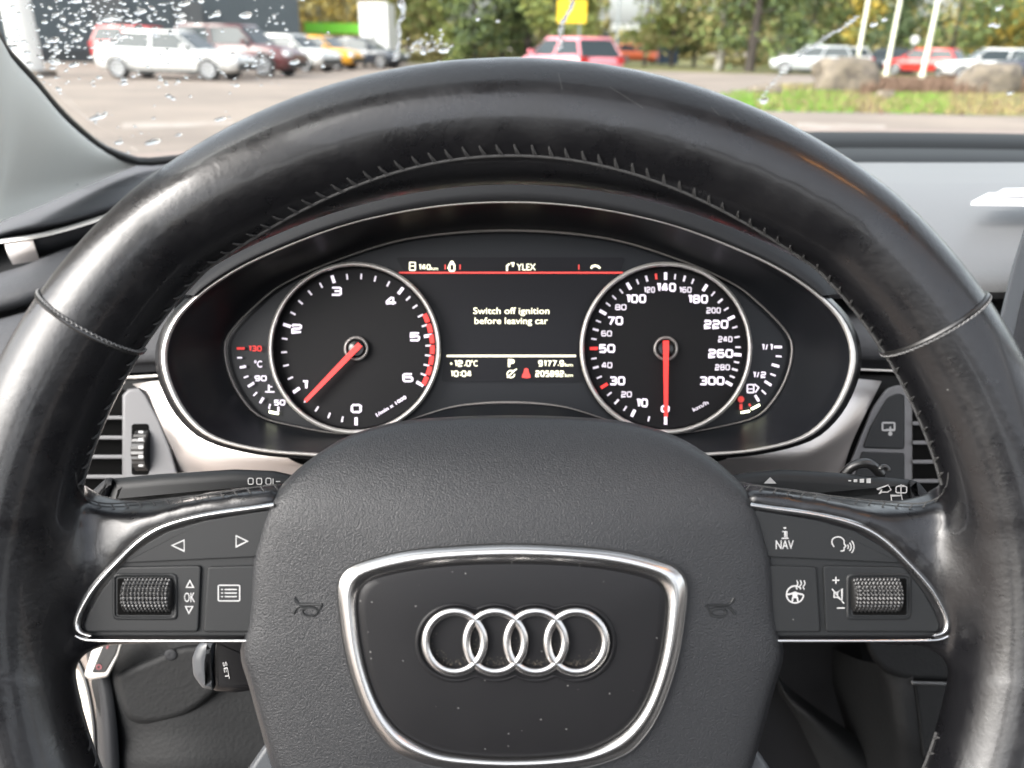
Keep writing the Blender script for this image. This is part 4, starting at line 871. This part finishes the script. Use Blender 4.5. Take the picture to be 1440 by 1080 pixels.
# ================= outside
mat('gravel', (.25, .205, .172), .85, cvar=(.35, (.185, .152, .13)), bump=('noise', 30, .3, .01))
mat('asphalt', (.10, .10, .10), .8)
mat('grass_ground', (.12, .15, .03), .9, cvar=(.9, (.17, .13, .06)))
mat('blade_green', (.13, .25, .03), .8); mat('blade_straw', (.26, .22, .09), .8); mat('weed_brown', (.16, .10, .07), .9)
mat('rock', (.21, .175, .135), .9, cvar=(3.0, (.12, .10, .085)), bump=('noise', 9, .6, .05))
mat('hall_grey', (.085, .105, .118), .7); mat('hall_base', (.05, .055, .06), .8)
mat('white_paint', (.75, .75, .73), .45); mat('pole_cream', (.72, .72, .58), .5); mat('pole_grey', (.24, .27, .28), .5)
mat('sign_yellow', (.85, .55, .02), .5); mat('sign_green', (.22, .72, .04), .5)
mat('glass_dark', (.03, .04, .045), .15, spec=.3); mat('tyre', (.02, .02, .02), .8); mat('wheel_rim', (.42, .43, .45), .35, metal=.7)
mat('lamp_clear', (.7, .72, .75), .2); mat('lamp_red', (.45, .02, .02), .3); mat('bumper_black', (.03, .03, .03), .6)
mat('bark', (.055, .045, .038), .9, bump=('noise', 14, .6, .03)); mat('bark_pale', (.38, .36, .32), .9, cvar=(2.5, (.10, .09, .08)))
LC = {'dark': (.075, .11, .045), 'mid': (.14, .18, .05), 'light': (.24, .26, .06), 'yellow': (.50, .36, .06), 'olive': (.22, .19, .07)}
for k_, v_ in LC.items(): mat('leaf_' + k_, v_, .75)
g = MB('W'); n = 30
xs_ = [-400 + 800 * i / n for i in range(n + 1)]; g.add([(x, y, 0) for y in xs_ for x in xs_], [(j * (n + 1) + i, j * (n + 1) + i + 1, (j + 1) * (n + 1) + i + 1, (j + 1) * (n + 1) + i) for j in range(n) for i in range(n)])
tag(g.build('ground', 'gravel', None), kind='structure')
def gpoly(name, pts, z, m, label=None, kind='structure', cat=None):
    b = MB('W'); cv = [G(*p, z) for p in pts]; b.add(cv, [tuple(range(len(cv)))]); o = b.build(name, m, None, smooth=False); return tag(o, label, cat, kind=kind)
b = MB('W'); lw = [GD(x, d) + Vector((0, 0, .004)) for x, d in ((530, 56), (760, 52), (900, 49), (1000, 47), (1110, 46), (1500, 44), (2200, 44), (2200, 190), (1500, 190), (1000, 190), (530, 190))]; b.add(lw, [tuple(range(len(lw)))]); tag(b.build('far_lawn', 'grass_ground', None, smooth=False), kind='structure')
gpoly('verge_soil', [(1010, 134), (1060, 122), (1120, 117), (1200, 118), (1290, 120), (1440, 122), (1700, 126), (1720, 170), (1440, 164), (1300, 160), (1180, 157), (1080, 154), (1030, 145)], .006, 'grass_ground')
mat('worn_paint', (.33, .30, .27), .8, cvar=(2.0, (.26, .21, .18))); gpoly('painted_line', [(172, 173), (330, 171), (330, 176), (172, 182)], .005, 'worn_paint'); gpoly('painted_line', [(1120, 173.5), (1245, 176), (1245, 181), (1120, 181)], .005, 'worn_paint')
def blades(name, mats, region, n, h0, h1, label, w=.03):
    b = {m: MB('W') for m in mats}; rg = random.Random(3); k = 0
    while k < n:
        px, py = rg.uniform(*region[0]), rg.uniform(*region[1])
        if not region[2](px, py): continue
        k += 1; p = G(px, py); m = rg.choice(mats); h = rg.uniform(h0, h1); a = rg.uniform(0, PI); dx, dy = math.cos(a) * w, math.sin(a) * w; t = Vector((rg.uniform(-.4, .4) * h, rg.uniform(-.4, .4) * h, h))
        b[m].add([p + Vector((-dx, -dy, 0)), p + Vector((dx, dy, 0)), p + t], [(0, 1, 2)])
    r = None
    for m, q in b.items():
        o = q.build(name, m, r, smooth=False)
        if r is None: r = o; tag(r, label, 'grass', kind='stuff')
        else: o['kind'] = 'stuff'
inside = lambda x, y: y < 164 and y > 119 + max(0, (1100 - x) * .12) and y < 134 + (x - 1010) * .30 + 8 and (y < 157 + (x - 1100) * .02)
blades('verge_grass', ['blade_green'], ((1015, 1700), (120, 160), lambda x, y: inside(x, y) and y > 128 and math.sin(x * .035) + math.sin(x * .011 + 2) + random.random() > .35), 9000, .03, .11, 'bright green grass growing on the verge in front of the boulders')
blades('dry_grass', ['blade_straw', 'blade_straw', 'weed_brown'], ((1060, 1700), (118, 162), inside), 6000, .04, .16, 'straw coloured dry grass and weeds around the boulders')
blades('brown_weeds', ['weed_brown'], ((1210, 1440), (119, 132), lambda x, y: True), 2600, .2, .5, 'tall brown withered weeds standing between the two large boulders', .05)
def boulder(px, py, w, h, dp, seed, label):
    rg = random.Random(seed); p = G(px, py); bm = bmesh.new(); bmesh.ops.create_icosphere(bm, subdivisions=4, radius=1)
    from mathutils import noise
    for v in bm.verts:
        c = v.co.copy(); k = 1 + .22 * noise.noise(c * 1.3 + Vector((seed, 0, 0))) + .08 * noise.noise(c * 3.5 + Vector((seed, 5, 0))) + .03 * noise.noise(c * 9)
        q = Vector((max(-.82, min(.82, c.x)), max(-.85, min(.85, c.y)), max(-.6, min(.72, c.z)))) * k; v.co = Vector((p.x + q.x * w / 2 * 1.15, p.y + q.y * dp / 2, q.z * h * .72 + h * .38))
    bm.verts.index_update(); b = MB('W'); b.add([v.co.copy() for v in bm.verts], [tuple(v.index for v in f.verts) for f in bm.faces]); bm.free()
    tag(b.build('boulder', 'rock', None, sharp=0), label, 'boulder', 'boulders on the verge')
boulder(1186, 128, 2.0, 1.12, 1.3, 3, 'largest smooth tan boulder on the verge, left of the flagpoles')
boulder(1386, 131, 1.8, 1.0, 1.1, 8, 'rough tan boulder at the right end of the verge in brown weeds')
boulder(1244, 138, .5, .22, .4, 5, 'small pale rock in the grass between the two big boulders')
boulder(1076, 131, 1.0, .24, .5, 12, 'low flat grey stone slab in the green grass left of the big boulder')
# ---- cars
CARM = {}
def paint(c):
    if c not in CARM: CARM[c] = mat('paint_%d' % len(CARM), c, .28, coat=.7, metal=.0)
    return CARM[c]
def car(name, pos, yaw, col, kind, label, cat='car', scale=1.0):
    t = thing(name, pos, label, cat, 'parked cars'); Rz = Matrix.Rotation(R(yaw), 3, 'Z')
    L_ = {'sedan': 4.75, 'suv': 4.7, 'hatch': 4.1, 'wagon': 4.6}[kind] * scale; W = 1.80 if kind != 'suv' else 1.9; pm = paint(col)
    top = {'sedan': 1.45, 'suv': 1.72, 'hatch': 1.48, 'wagon': 1.50}[kind]; belt = {'sedan': .92, 'suv': 1.08, 'hatch': .95, 'wagon': .95}[kind]
    def T(v): return Vector(pos) + Rz @ Vector(v)
    hood = {'sedan': .30, 'suv': .28, 'hatch': .25, 'wagon': .27}[kind]
    # lower body stations from tail (u=0) to nose (u=1)
    tail = {'sedan': .98, 'suv': 1.10, 'hatch': .98, 'wagon': .98}[kind]
    st = [(0, .38, .72, .80), (.02, .30, .82, tail - .06), (.08, .25, .90, tail), (.2, .22, .90 * 1, belt + .03), (.4, .2, .90, belt), (.6, .2, .90, belt - .01), (1 - hood, .2, .90, belt), (1 - hood * .5, .22, .89, belt - .06), (.95, .25, .85, belt - .17), (.985, .30, .78, belt - .25), (1, .40, .70, belt - .36)]
    b = MB('W'); rings = []
    for u, z0, wv, z1 in st:
        x = (u - .5) * L_; w = wv * W / 1.8
        half = [(0, z0), (w * .80, z0), (w * .96, z0 + .10), (w, z0 + (z1 - z0) * .55), (w * .97, z1 - .07), (w * .90, z1 - .005), (w * .45, z1 + .02)]
        rings.append([T((x, y, z)) for y, z in half] + [T((x, 0, z1 + .03))] + [T((x, -y, z)) for y, z in half[:0:-1]])
    b.loft(rings, True, True, True); b.build('body', pm, t, sharp=50)
    g0, g1, g2, g3 = {'sedan': (.10, .24, .58, .74), 'suv': (.01, .08, .60, .745), 'hatch': (.02, .12, .60, .78), 'wagon': (.02, .10, .58, .75)}[kind]
    def green(mb, gr, z0, z1, ty):
        rings = []
        for k, (ub, ut) in enumerate(((g0, g1), (g0 + .03, g1 + .02), ((g0 + g3) / 2, (g1 + g2) / 2), (g3 - .03, g2 - .02), (g3, g2))):
            xb, xt = (ub - .5) * L_, (ut - .5) * L_; wb = W / 2 * .90 + gr; wt = W / 2 * .70 + gr
            f_ = .86 if k in (0, 4) else 1
            xa, xc = xb + (xt - xb) * (z0 - belt) / (top - belt), xb + (xt - xb) * (z1 - belt) / (top - belt)
            wa, wc = (wb + (wt - wb) * (z0 - belt) / (top - belt)) * f_, (wb + (wt - wb) * (z1 - belt) / (top - belt)) * f_
            rings.append([T((xa, wa, z0)), T((xc, wc, z1)), T((xc, -wc, z1)), T((xa, -wa, z0))])
        mb.loft(rings, True, True, True)
    b = MB('W'); green(b, 0, belt - .04, top - .06, 0); b.build('window_glass', 'glass_dark', t, smooth=False)
    b = MB('W'); green(b, .015, top - .09, top, 0); b.build('roof', pm, t, sharp=50)
    b = MB('W')
    for s in (-1, 1):
        for ub, ut, w_ in ((g0 + .015, g1 + .015, .05), ((g0 + g3) / 2, (g1 + g2) / 2 + .01, .045), (g3 - .015, g2 - .01, .04)):
            b.tube([T(((ub - .5) * L_, s * (W / 2 * .90 + .012) * (.93 if w_ != .045 else 1), belt - .03)), T(((ut - .5) * L_, s * (W / 2 * .70 + .012) * (.95 if w_ != .045 else 1), top - .05))], w_, 6)
    b.build('window_pillar', pm, t)
    wr = .33 if kind != 'suv' else .37
    for s in (-1, 1):
        for u in (.18, .81):
            c = Vector(((u - .5) * L_, s * (W / 2 - .11), wr)); b = MB('W'); rings = []
            for yy, rr_ in ((-.11, wr * .9), (-.09, wr), (.10, wr), (.12, wr * .92), (.125, wr * .70)): rings.append([T(c + Vector((rr_ * math.cos(2 * PI * i / 20), s * yy, rr_ * math.sin(2 * PI * i / 20)))) for i in range(20)])
            b.loft(rings, True, True, True); wh = b.build('wheel', 'tyre', t, sharp=50)
            b = MB('W'); ct_ = T(c + Vector((0, s * .128, 0)))
            for i in range(10):
                a = 2 * PI * i / 10; b.add([ct_, T(c + Vector((wr * .68 * math.cos(a - .2), s * .13, wr * .68 * math.sin(a - .2)))), T(c + Vector((wr * .68 * math.cos(a + .2), s * .13, wr * .68 * math.sin(a + .2))))], [(0, 1, 2)])
            b.tube([T(c + Vector((wr * .68 * math.cos(a), s * .13, wr * .68 * math.sin(a)))) for a in [2 * PI * i / 20 for i in range(20)]], .025, 6, True); b.build('wheel_rim', 'wheel_rim', wh)
            b = MB('W'); b.tube([T((c.x + (wr + .06) * math.cos(a), s * (W / 2 + .004) * .995, c.z + (wr + .06) * math.sin(a))) for a in [PI * i / 14 for i in range(15)]], .035, 6); b.build('wheel_arch', 'bumper_black' if kind == 'suv' else pm, t)
    for s in (-1, 1):
        b = MB('W'); b.box(T((L_ / 2 * .955, s * W / 2 * .70, belt - .28)), (.22, .34, .15), Rz); b.build('headlight', 'lamp_clear', t)
        b = MB('W'); b.box(T((-L_ / 2 * .975, s * W / 2 * .76, tail - .16)), (.12, .26, .20), Rz); b.build('taillight', 'lamp_red', t)
        b = MB('W'); b.box(T(((g3 - .5) * L_ - .35, s * (W / 2 + .08), belt + .08)), (.12, .18, .13), Rz); b.build('wing_mirror', pm, t)
    b = MB('W'); b.box(T((L_ / 2 * .985, 0, .42)), (.10, W * .72, .22), Rz); b.build('grille', 'bumper_black', t)
    b = MB('W'); b.box(T((0, 0, .24)), (L_ * .62, W * .985, .08), Rz); b.build('side_sill', 'bumper_black', t)
    return t
car('parked_car', G(252, 111), -6, (.62, .62, .61), 'sedan', 'white saloon parked nearest in the row, side on behind the wet glass')
car('parked_car', GD(335, 31.0), -12, (.10, .022, .025), 'suv', 'maroon estate car with silver roof rails just behind the white saloon')
car('parked_car', GD(408, 36.5), -20, (.60, .60, .58), 'hatch', 'white hatchback between the maroon car and the yellow car')
car('parked_car', GD(448, 40.5), -14, (.75, .36, .02), 'hatch', 'bright yellow hatchback beside the black car under the green canopy')
car('parked_car', GD(508, 44), -16, (.025, .032, .045), 'sedan', 'black saloon with pale wheels at the end of the row by the white van')
car('parked_car', GD(208, 39), -8, (.55, .03, .03), 'suv', 'red car mostly hidden behind the white saloon, against the grey hall')
car('parked_car', GD(800, 28), 118, (.75, .24, .28), 'hatch', 'pinkish red car whose roof shows above the top of the steering wheel')
car('parked_car', GD(1146, 47), 155, (.40, .42, .43), 'wagon', 'silver estate car left of the largest boulder by the trees', scale=.95)
car('parked_car', GD(1172, 52), 175, (.62, .62, .62), 'wagon', 'white car with red tail lamp half hidden behind the largest boulder')
car('parked_car', GD(1244, 52), 165, (.03, .04, .05), 'sedan', 'dark blue car behind the flagpoles between the boulder and the red car')
car('parked_car', GD(1305, 49), 132, (.60, .035, .03), 'hatch', 'bright red hatchback behind the right flagpole')
car('parked_car', GD(1398, 42), 165, (.55, .56, .56), 'wagon', 'pale silver car with dark windows beyond the rough boulder')
car('parked_car', GD(1465, 40), 172, (.05, .05, .07), 'hatch', 'dark car cut by the right edge of the view beyond the rough boulder')
car('parked_car', GD(900, 70), 10, (.55, .12, .05), 'wagon', 'small faraway orange red car under the trees right of the lamp post')
# white van in front of the trees
t = thing('white_van', GD(527, 46), 'tall white box van seen from behind beside the black saloon', 'van'); c = GD(527, 46)
b = MB('W'); b.box(c + Vector((0, 1.5, 1.75)), (1.5, 3.2, 2.9)); b.build('cargo_box', 'white_paint', t, smooth=False)
b = MB('W'); b.box(c + Vector((0, 3.7, 1.2)), (1.5, 1.2, 1.7)); b.build('cab', 'white_paint', t, smooth=False)
b = MB('W'); b.box(c + Vector((0, -.12, 1.9)), (.05, .04, 2.4)); b.box(c + Vector((-.6, -.12, .5)), (.18, .05, .3)); b.box(c + Vector((.6, -.12, .5)), (.18, .05, .3)); b.build('rear_doors', 'bumper_black', t, smooth=False)
for s in (-1, 1):
    for yy in (.6, 3.5):
        b = MB('W'); b.tube([c + Vector((s * .62, yy, .35)), c + Vector((s * .78, yy, .35))], .35, 16); b.build('wheel', 'tyre', t)
# ---- buildings and street furniture
c0 = GD(64, 44); c1 = GD(424, 52); c0.x -= 0
t = thing('grey_hall', c0, 'large blue grey metal clad hall behind the row of parked cars', 'building')
def wallbox(mb, a, c, h, th, z0=0):
    d = (c - a).normalized(); n_ = Vector((-d.y, d.x, 0)); mb.add([a + Vector((0, 0, z0)), c + Vector((0, 0, z0)), c + n_ * th + Vector((0, 0, z0)), a + n_ * th + Vector((0, 0, z0)), a + Vector((0, 0, h)), c + Vector((0, 0, h)), c + n_ * th + Vector((0, 0, h)), a + n_ * th + Vector((0, 0, h))], [(0, 1, 2, 3), (4, 5, 6, 7), (0, 1, 5, 4), (1, 2, 6, 5), (2, 3, 7, 6), (3, 0, 4, 7)])
a = c0 + (c0 - c1) * .35
b = MB('W'); wallbox(b, a, c1, 9.0, 14, .6); b.build('wall', 'hall_grey', t, smooth=False)
b = MB('W'); wallbox(b, a, c1, .6, 14); b.build('plinth', 'hall_base', t, smooth=False)
b = MB('W')
dv = (c1 - a)
for k in range(60): q = a + dv * (k / 60); b.box(q + Vector((0, -.02, 4.8)), (.04, .06, 8.3))
b.build('cladding_ribs', 'hall_grey', t, smooth=False)
b = MB('W'); wallbox(b, a + Vector((0, -.15, 0)), c1 + Vector((.2, -.15, 0)), 9.3, 14.4, 9.0); b.build('roof_edge', 'hall_base', t, smooth=False)
for k, xx in enumerate((.40, .62)):
    q = a + dv * xx; b = MB('W'); b.box(q + Vector((0, -.08, 1.6)), (3.0, .08, 3.0)); b.build('roller_door', 'hall_base', t, smooth=False)
p = G(44, 108); t = thing('white_pillar', p, 'thick whitish concrete pillar at the left edge behind the raindrops', 'pillar')
b = MB('W'); b.tube([p, p + Vector((0, 0, 7))], .42, 20); b.build('shaft', 'white_paint', t)
b = MB('W'); b.box(p + Vector((0, 0, .1)), (1.1, 1.1, .2)); b.build('plinth', 'rock', t, smooth=False)
p = GD(472, 56); t = thing('green_canopy', p, 'low canopy with a bright green fascia behind the yellow and black cars', 'canopy')
b = MB('W'); b.box(p + Vector((0, 1.5, 2.05)), (3.9, 3, .62)); b.build('fascia', 'sign_green', t, smooth=False)
for s in (-1, 1):
    b = MB('W'); b.tube([p + Vector((s * 1.6, 1.5, 0)), p + Vector((s * 1.6, 1.5, 1.8))], .09, 10); b.build('post', 'pole_grey', t)
p = GD(802, 38); t = thing('yellow_sign', p, 'yellow rectangular road sign on two posts above the pinkish car', 'sign')
b = MB('W'); b.box(p + Vector((0, 0, 2.62)), (1.28, .05, .90)); b.build('board', 'sign_yellow', t, smooth=False)
for s in (-1, 1):
    b = MB('W'); b.tube([p + Vector((s * .38, .06, 0)), p + Vector((s * .38, .06, 3.0))], .04, 8); b.build('post', 'pole_grey', t)
def pole(px, py, h, r, m, name, label, cat, group=None, head=None):
    p = G(px, py); t = thing(name, p, label, cat, group); b = MB('W'); b.tube([p, p + Vector((0, 0, h))], r, 12, rf=lambda u: r * (1 - .35 * u)); b.build('shaft', m, t)
    b = MB('W'); b.tube([p, p + Vector((0, 0, .25))], r * 1.7, 12); b.build('base', m, t)
    if head == 'ball': b = MB('W'); bm = bmesh.new(); bmesh.ops.create_icosphere(bm, subdivisions=2, radius=r * 1.6); bm.verts.index_update(); b.add([v.co + p + Vector((0, 0, h)) for v in bm.verts], [tuple(v.index for v in f.verts) for f in bm.faces]); bm.free(); b.build('finial', m, t)
    if head == 'lamp': b = MB('W'); b.tube([p + Vector((0, 0, h)), p + Vector((.5, 0, h + .25)), p + Vector((1.2, 0, h + .3))], .05, 8); b.build('arm', m, t); b = MB('W'); b.box(p + Vector((1.45, 0, h + .28)), (.6, .25, .12)); b.build('lamp_head', 'pole_grey', t, smooth=False)
pole(1202, 106, 9, .105, 'pole_cream', 'flagpole', 'left one of the three cream flagpoles, over the largest boulder', 'flagpole', 'three flagpoles', 'ball')
pole(1245, 108, 9, .105, 'pole_cream', 'flagpole', 'middle one of the three cream flagpoles, over the dark blue car', 'flagpole', 'three flagpoles', 'ball')
pole(1296, 110, 9, .115, 'pole_cream', 'flagpole', 'right one of the three cream flagpoles, in front of the red hatchback', 'flagpole', 'three flagpoles', 'ball')
pole(865, 97, 8, .07, 'pole_grey', 'lamp_post', 'thin dark lamp post rising right of the pinkish red car', 'lamp post', None, 'lamp')
pole(1410, 93, 9, .11, 'pole_grey', 'lamp_post', 'pale grey lamp post among the trees near the right edge', 'lamp post', None, 'lamp')
p = G(1276, 103); t = thing('round_sign', p, 'small round white traffic sign on a grey post between two flagpoles', 'sign'); b = MB('W'); b.tube([p, p + Vector((0, 0, 2.2))], .04, 8); b.build('post', 'pole_grey', t)
b = MB('W'); b.tube([p + Vector((0, -.06, 2.0)), p + Vector((0, -.09, 2.0))], .26, 20); b.build('board', 'white_paint', t)
p = GD(940, 66); t = thing('waste_container', p, 'dark blue waste container standing under the trees on the far lawn', 'container')
b = MB('W'); b.box(p + Vector((0, 0, .75)), (1.5, 1.1, 1.3)); b.build('bin_body', paint((.03, .05, .09)), t, smooth=False); b = MB('W'); b.box(p + Vector((0, 0, 1.45)), (1.6, 1.2, .12)); b.build('lid', 'bumper_black', t, smooth=False)
p = GD(852, 110); t = thing('distant_warehouse', p, 'long low white and dark building far away behind the lamp post', 'building')
b = MB('W'); b.box(p + Vector((0, 4, 1.6)), (16, 8, 3.2)); b.build('wall', 'hall_grey', t, smooth=False); b = MB('W'); b.box(p + Vector((0, 4, 3.6)), (16.4, 8.4, .8)); b.build('roof', 'white_paint', t, smooth=False)
b = MB('W'); [b.box(p + Vector((x, -.03, 1.0)), (1.6, .05, 1.3)) for x in (-6, -3, 0, 3, 6)]; b.build('window', 'lamp_clear', t, smooth=False)
# ---- trees
def tree(px, dist, h, w, leaf, base, seed, label, trunk='bark', tr_=.16, n=1500, name='tree'):
    rg = random.Random(seed); p = GD(px, dist); t = thing(name, p, label, 'tree', 'trees along the far side')
    b = MB('W'); lean = Vector((rg.uniform(-.3, .3), rg.uniform(-.3, .3), 0)); tk = [p + lean * (i / 6) ** 2 * 2 + Vector((0, 0, h * .85 * i / 6)) for i in range(7)]
    b.tube(tk, tr_, 9, rf=lambda u: tr_ * (1.15 - u)); limbs = []
    for _ in range(11):
        u = rg.uniform(max(.12, base / h), .9); q = tk[0].lerp(tk[-1], u); a = rg.uniform(0, 2 * PI); l = w * .5 * rg.uniform(.5, 1) * (1.15 - u * .6)
        e = q + Vector((math.cos(a) * l, math.sin(a) * l, l * rg.uniform(.1, .7))); m_ = q.lerp(e, .5) + Vector((0, 0, -.1)); b.tube([q, m_, e], tr_ * .3, 5, rf=lambda v: tr_ * .35 * (1.05 - v)); limbs += [m_, e]
    b.build('trunk', trunk, t)
    cl = []
    for e in limbs:
        for _ in range(2): cl.append((e + Vector((rg.gauss(0, .5), rg.gauss(0, .5), rg.gauss(0, .5))), rg.uniform(.45, 1.05)))
    for _ in range(18):
        z = rg.uniform(base, h); k = math.sin(PI * min(1, (z - base) / (h - base) * .85 + .12)); a = rg.uniform(0, 2 * PI); r_ = w / 2 * k * math.sqrt(rg.random()); cl.append((p + Vector((math.cos(a) * r_, math.sin(a) * r_, z)), rg.uniform(.5, 1.1)))
    ms_ = leaf if isinstance(leaf, (list, tuple)) else [leaf]
    bs = [MB('W') for _ in ms_]
    for k in range(n):
        c, s = rg.choice(cl); q = c + Vector((rg.gauss(0, s * .55), rg.gauss(0, s * .55), rg.gauss(0, s * .45)))
        if q.z < .15: continue
        z_ = rg.uniform(.10, .24); a = Vector((rg.uniform(-1, 1), rg.uniform(-1, 1), rg.uniform(-1, 1))).normalized(); v = a.orthogonal().normalized()
        v = (Matrix.Rotation(rg.uniform(0, 6.28), 3, a) @ v); w_ = a.cross(v); rg.choice(bs).add([q - v * z_, q - w_ * z_ * .6, q + v * z_, q + w_ * z_ * .6], [(0, 1, 2, 3)])
    r = None
    for m_, q in zip(ms_, bs):
        r = q.build('crown', 'leaf_' + m_, t, smooth=False)
TL = [(452, 66, 10, 5, ['yellow', 'olive'], .8, 'bark_pale', 'golden brown birch right of the grey hall, over the yellow car'),
 (488, 72, 10, 5.5, ['olive', 'yellow'], 1, 'bark', 'brownish autumn tree above the green canopy'),
 (574, 64, 9, 3.6, ['olive', 'light'], 2.2, 'bark', 'thin brownish tree right of the white van with bright gaps'),
 (608, 62, 9, 4, ['olive', 'mid'], 1.6, 'bark', 'sparse olive tree between the van and the pinkish car'),
 (642, 58, 9.5, 4.6, ['mid', 'light'], .6, 'bark', 'leafy yellow green tree left of centre above the steering wheel'),
 (668, 56, 10, 4, ['mid', 'dark'], .5, 'bark', 'dense green tree touching the yellow green one'),
 (706, 62, 10, 4.2, ['dark', 'mid'], 1.2, 'bark', 'dark green tree with small bright gaps low in its crown'),
 (742, 60, 10, 4.2, ['dark', 'mid'], .9, 'bark', 'dark green tree just left of the thick brown trunk'),
 (778, 54, 11, 3.8, ['mid', 'light'], 2.6, 'bark', 'tree with a thick dark trunk directly behind the yellow sign'),
 (822, 76, 9, 3.2, ['light', 'mid'], 2.8, 'bark', 'light green tree between the yellow sign and the open sky'),
 (908, 60, 10, 4.2, ['light', 'mid'], 1.9, 'bark', 'yellow green tree right of the thin lamp post'),
 (946, 58, 10, 4.2, ['mid', 'olive'], 1.6, 'bark', 'green tree above the dark blue waste container'),
 (978, 62, 10, 3.8, ['dark', 'olive'], 1.2, 'bark', 'dark tree with brownish leaves left of the pale birch trunk'),
 (1014, 52, 11, 4.4, ['mid', 'olive'], 1.4, 'bark_pale', 'birch with a pale mottled trunk on the far lawn'),
 (1058, 50, 11, 4.4, ['mid', 'dark'], 1.8, 'bark', 'tree with a strong dark trunk on the near edge of the far lawn'),
 (1096, 66, 10, 4.8, ['dark', 'mid'], .8, 'bark', 'dark green tree behind the silver estate car'),
 (1136, 68, 10, 4.8, ['mid', 'dark'], .6, 'bark', 'broad green tree above the silver estate car'),
 (1176, 70, 10, 4.6, ['olive', 'mid'], .6, 'bark', 'olive tree left of the first flagpole'),
 (1226, 66, 11, 4.6, ['yellow', 'light'], .8, 'bark', 'bright golden tree between the left and middle flagpoles'),
 (1268, 62, 8, 3.4, ['dark'], .4, 'bark', 'dark conifer like tree between the middle and right flagpoles'),
 (1340, 60, 11, 6.5, ['mid', 'dark'], 1.5, 'bark', 'wide crowned green tree right of the flagpoles above the red car'),
 (1396, 64, 10, 5.0, ['mid', 'yellow'], .7, 'bark', 'green and gold tree near the pale lamp post'),
 (1440, 62, 9, 4.6, ['mid', 'yellow'], 1.0, 'bark', 'mixed green tree at the right edge of the view')]
for i, (px, ds, h, w, lf, ba, tk_, lb) in enumerate(TL): tree(px, ds, h, w * 1.12, lf, ba, 40 + i, lb, tk_, .28 if 'strong' in lb or 'thick' in lb else (.24 if 'pale mottled' in lb else .13), 2600)
rg = random.Random(5)                  # low golden shrubs at the lawn's back edge
for px, ds, w, hh, lf, lb in ((1300, 66, 5, 1.5, 'yellow', 'low golden bush behind the right flagpole'), (1375, 62, 7, 1.9, 'yellow', 'wide golden bush under the wide crowned tree'), (1430, 60, 5, 1.7, 'yellow', 'golden bush at the right edge behind the pale car'), (1070, 70, 9, .9, 'olive', 'low brownish bush along the lawn behind the dark trunk'), (730, 66, 10, 1.0, 'olive', 'low brownish bush left of the yellow sign'), (640, 62, 7, 1.0, 'olive', 'low olive bush under the yellow green tree')):
    p = GD(px, ds); b = MB('W')
    for _ in range(1500):
        a, r_ = rg.uniform(0, 2 * PI), math.sqrt(rg.random()); q = p + Vector((math.cos(a) * r_ * w / 2, math.sin(a) * r_ * 1.0, rg.uniform(.05, 1) * hh * (1.05 - r_ * .5)))
        z_ = rg.uniform(.06, .16); v = Vector((rg.uniform(-1, 1), rg.uniform(-1, 1), rg.uniform(-1, 1))).normalized(); u = v.orthogonal().normalized() * z_; v = v.cross(u)
        b.add([q - u, q - v, q + u, q + v], [(0, 1, 2, 3)])
    tag(b.build('bush', 'leaf_' + lf, None, smooth=False), lb, 'bush', 'bushes on the far lawn')
b = MB('W'); rg = random.Random(9)
for _ in range(26000):
    x = rg.uniform(-60, 90); y = rg.uniform(95, 120); hh = 6.5 + 3.5 * math.sin(x * .21) + 2 * math.sin(x * .53 + 1); z = rg.uniform(.1, 1) ** .8 * hh
    if -.5 < x - GD(860, 100).x < 7 and z > 3: continue
    q = Vector((x, y, z)); s_ = rg.uniform(.25, .5); v = Vector((rg.uniform(-1, 1), rg.uniform(-1, 1), rg.uniform(-1, 1))).normalized(); u = v.orthogonal().normalized() * s_; v = v.cross(u)
    b.add([q - u, q - v, q + u, q + v], [(0, 1, 2, 3)])
tag(b.build('far_woods', 'leaf_olive', None, smooth=False), 'hazy olive woodland closing the view behind the trees', 'woods', kind='stuff')
# ================= light
w = bpy.data.worlds.new('World'); sc.world = w; w.use_nodes = True; nt = w.node_tree; bg = nt.nodes['Background']
sk = nd(nt, 'ShaderNodeTexSky'); sk.sky_type = 'NISHITA'; sk.sun_disc = False; sk.sun_elevation = R(38); sk.sun_rotation = R(-122); sk.air_density = 1.0; sk.dust_density = 4.0; sk.ozone_density = 1.0
hs = nd(nt, 'ShaderNodeHueSaturation'); hs.inputs['Saturation'].default_value = .30; hs.inputs['Value'].default_value = 1.5
nt.links.new(sk.outputs[0], hs.inputs['Color']); nt.links.new(hs.outputs[0], bg.inputs['Color']); bg.inputs['Strength'].default_value = SKY
su = bpy.data.lights.new('sun', 'SUN'); su.energy = SUN; su.angle = R(55); su.color = (1, .96, .90); so = bpy.data.objects.new('sun', su); COL.objects.link(so)
so.rotation_euler = Vector((math.sin(R(-122)) * math.cos(R(38)), math.cos(R(-122)) * math.cos(R(38)), math.sin(R(38)))).to_track_quat('Z', 'Y').to_euler()
# ================= camera
cam = bpy.data.cameras.new('camera'); co = bpy.data.objects.new('camera', cam); COL.objects.link(co); co.matrix_world = M_CAM
cam.sensor_width = 36; cam.lens = 36 * F / 1440; cam.clip_start = .02; cam.clip_end = 2000
cam.dof.use_dof = True; cam.dof.focus_distance = .325; cam.dof.aperture_fstop = 10.5
sc.camera = co
sc.view_settings.view_transform = 'Standard'; sc.view_settings.look = 'None'; sc.view_settings.exposure = EXPO; sc.view_settings.gamma = 1
sc.cycles.use_denoising = True; sc.cycles.transparent_max_bounces = 24; sc.cycles.max_bounces = 12; sc.cycles.transmission_bounces = 10; sc.cycles.caustics_refractive = False; sc.cycles.caustics_reflective = False
for o in bpy.data.objects:
    if '_o' in o: del o['_o']
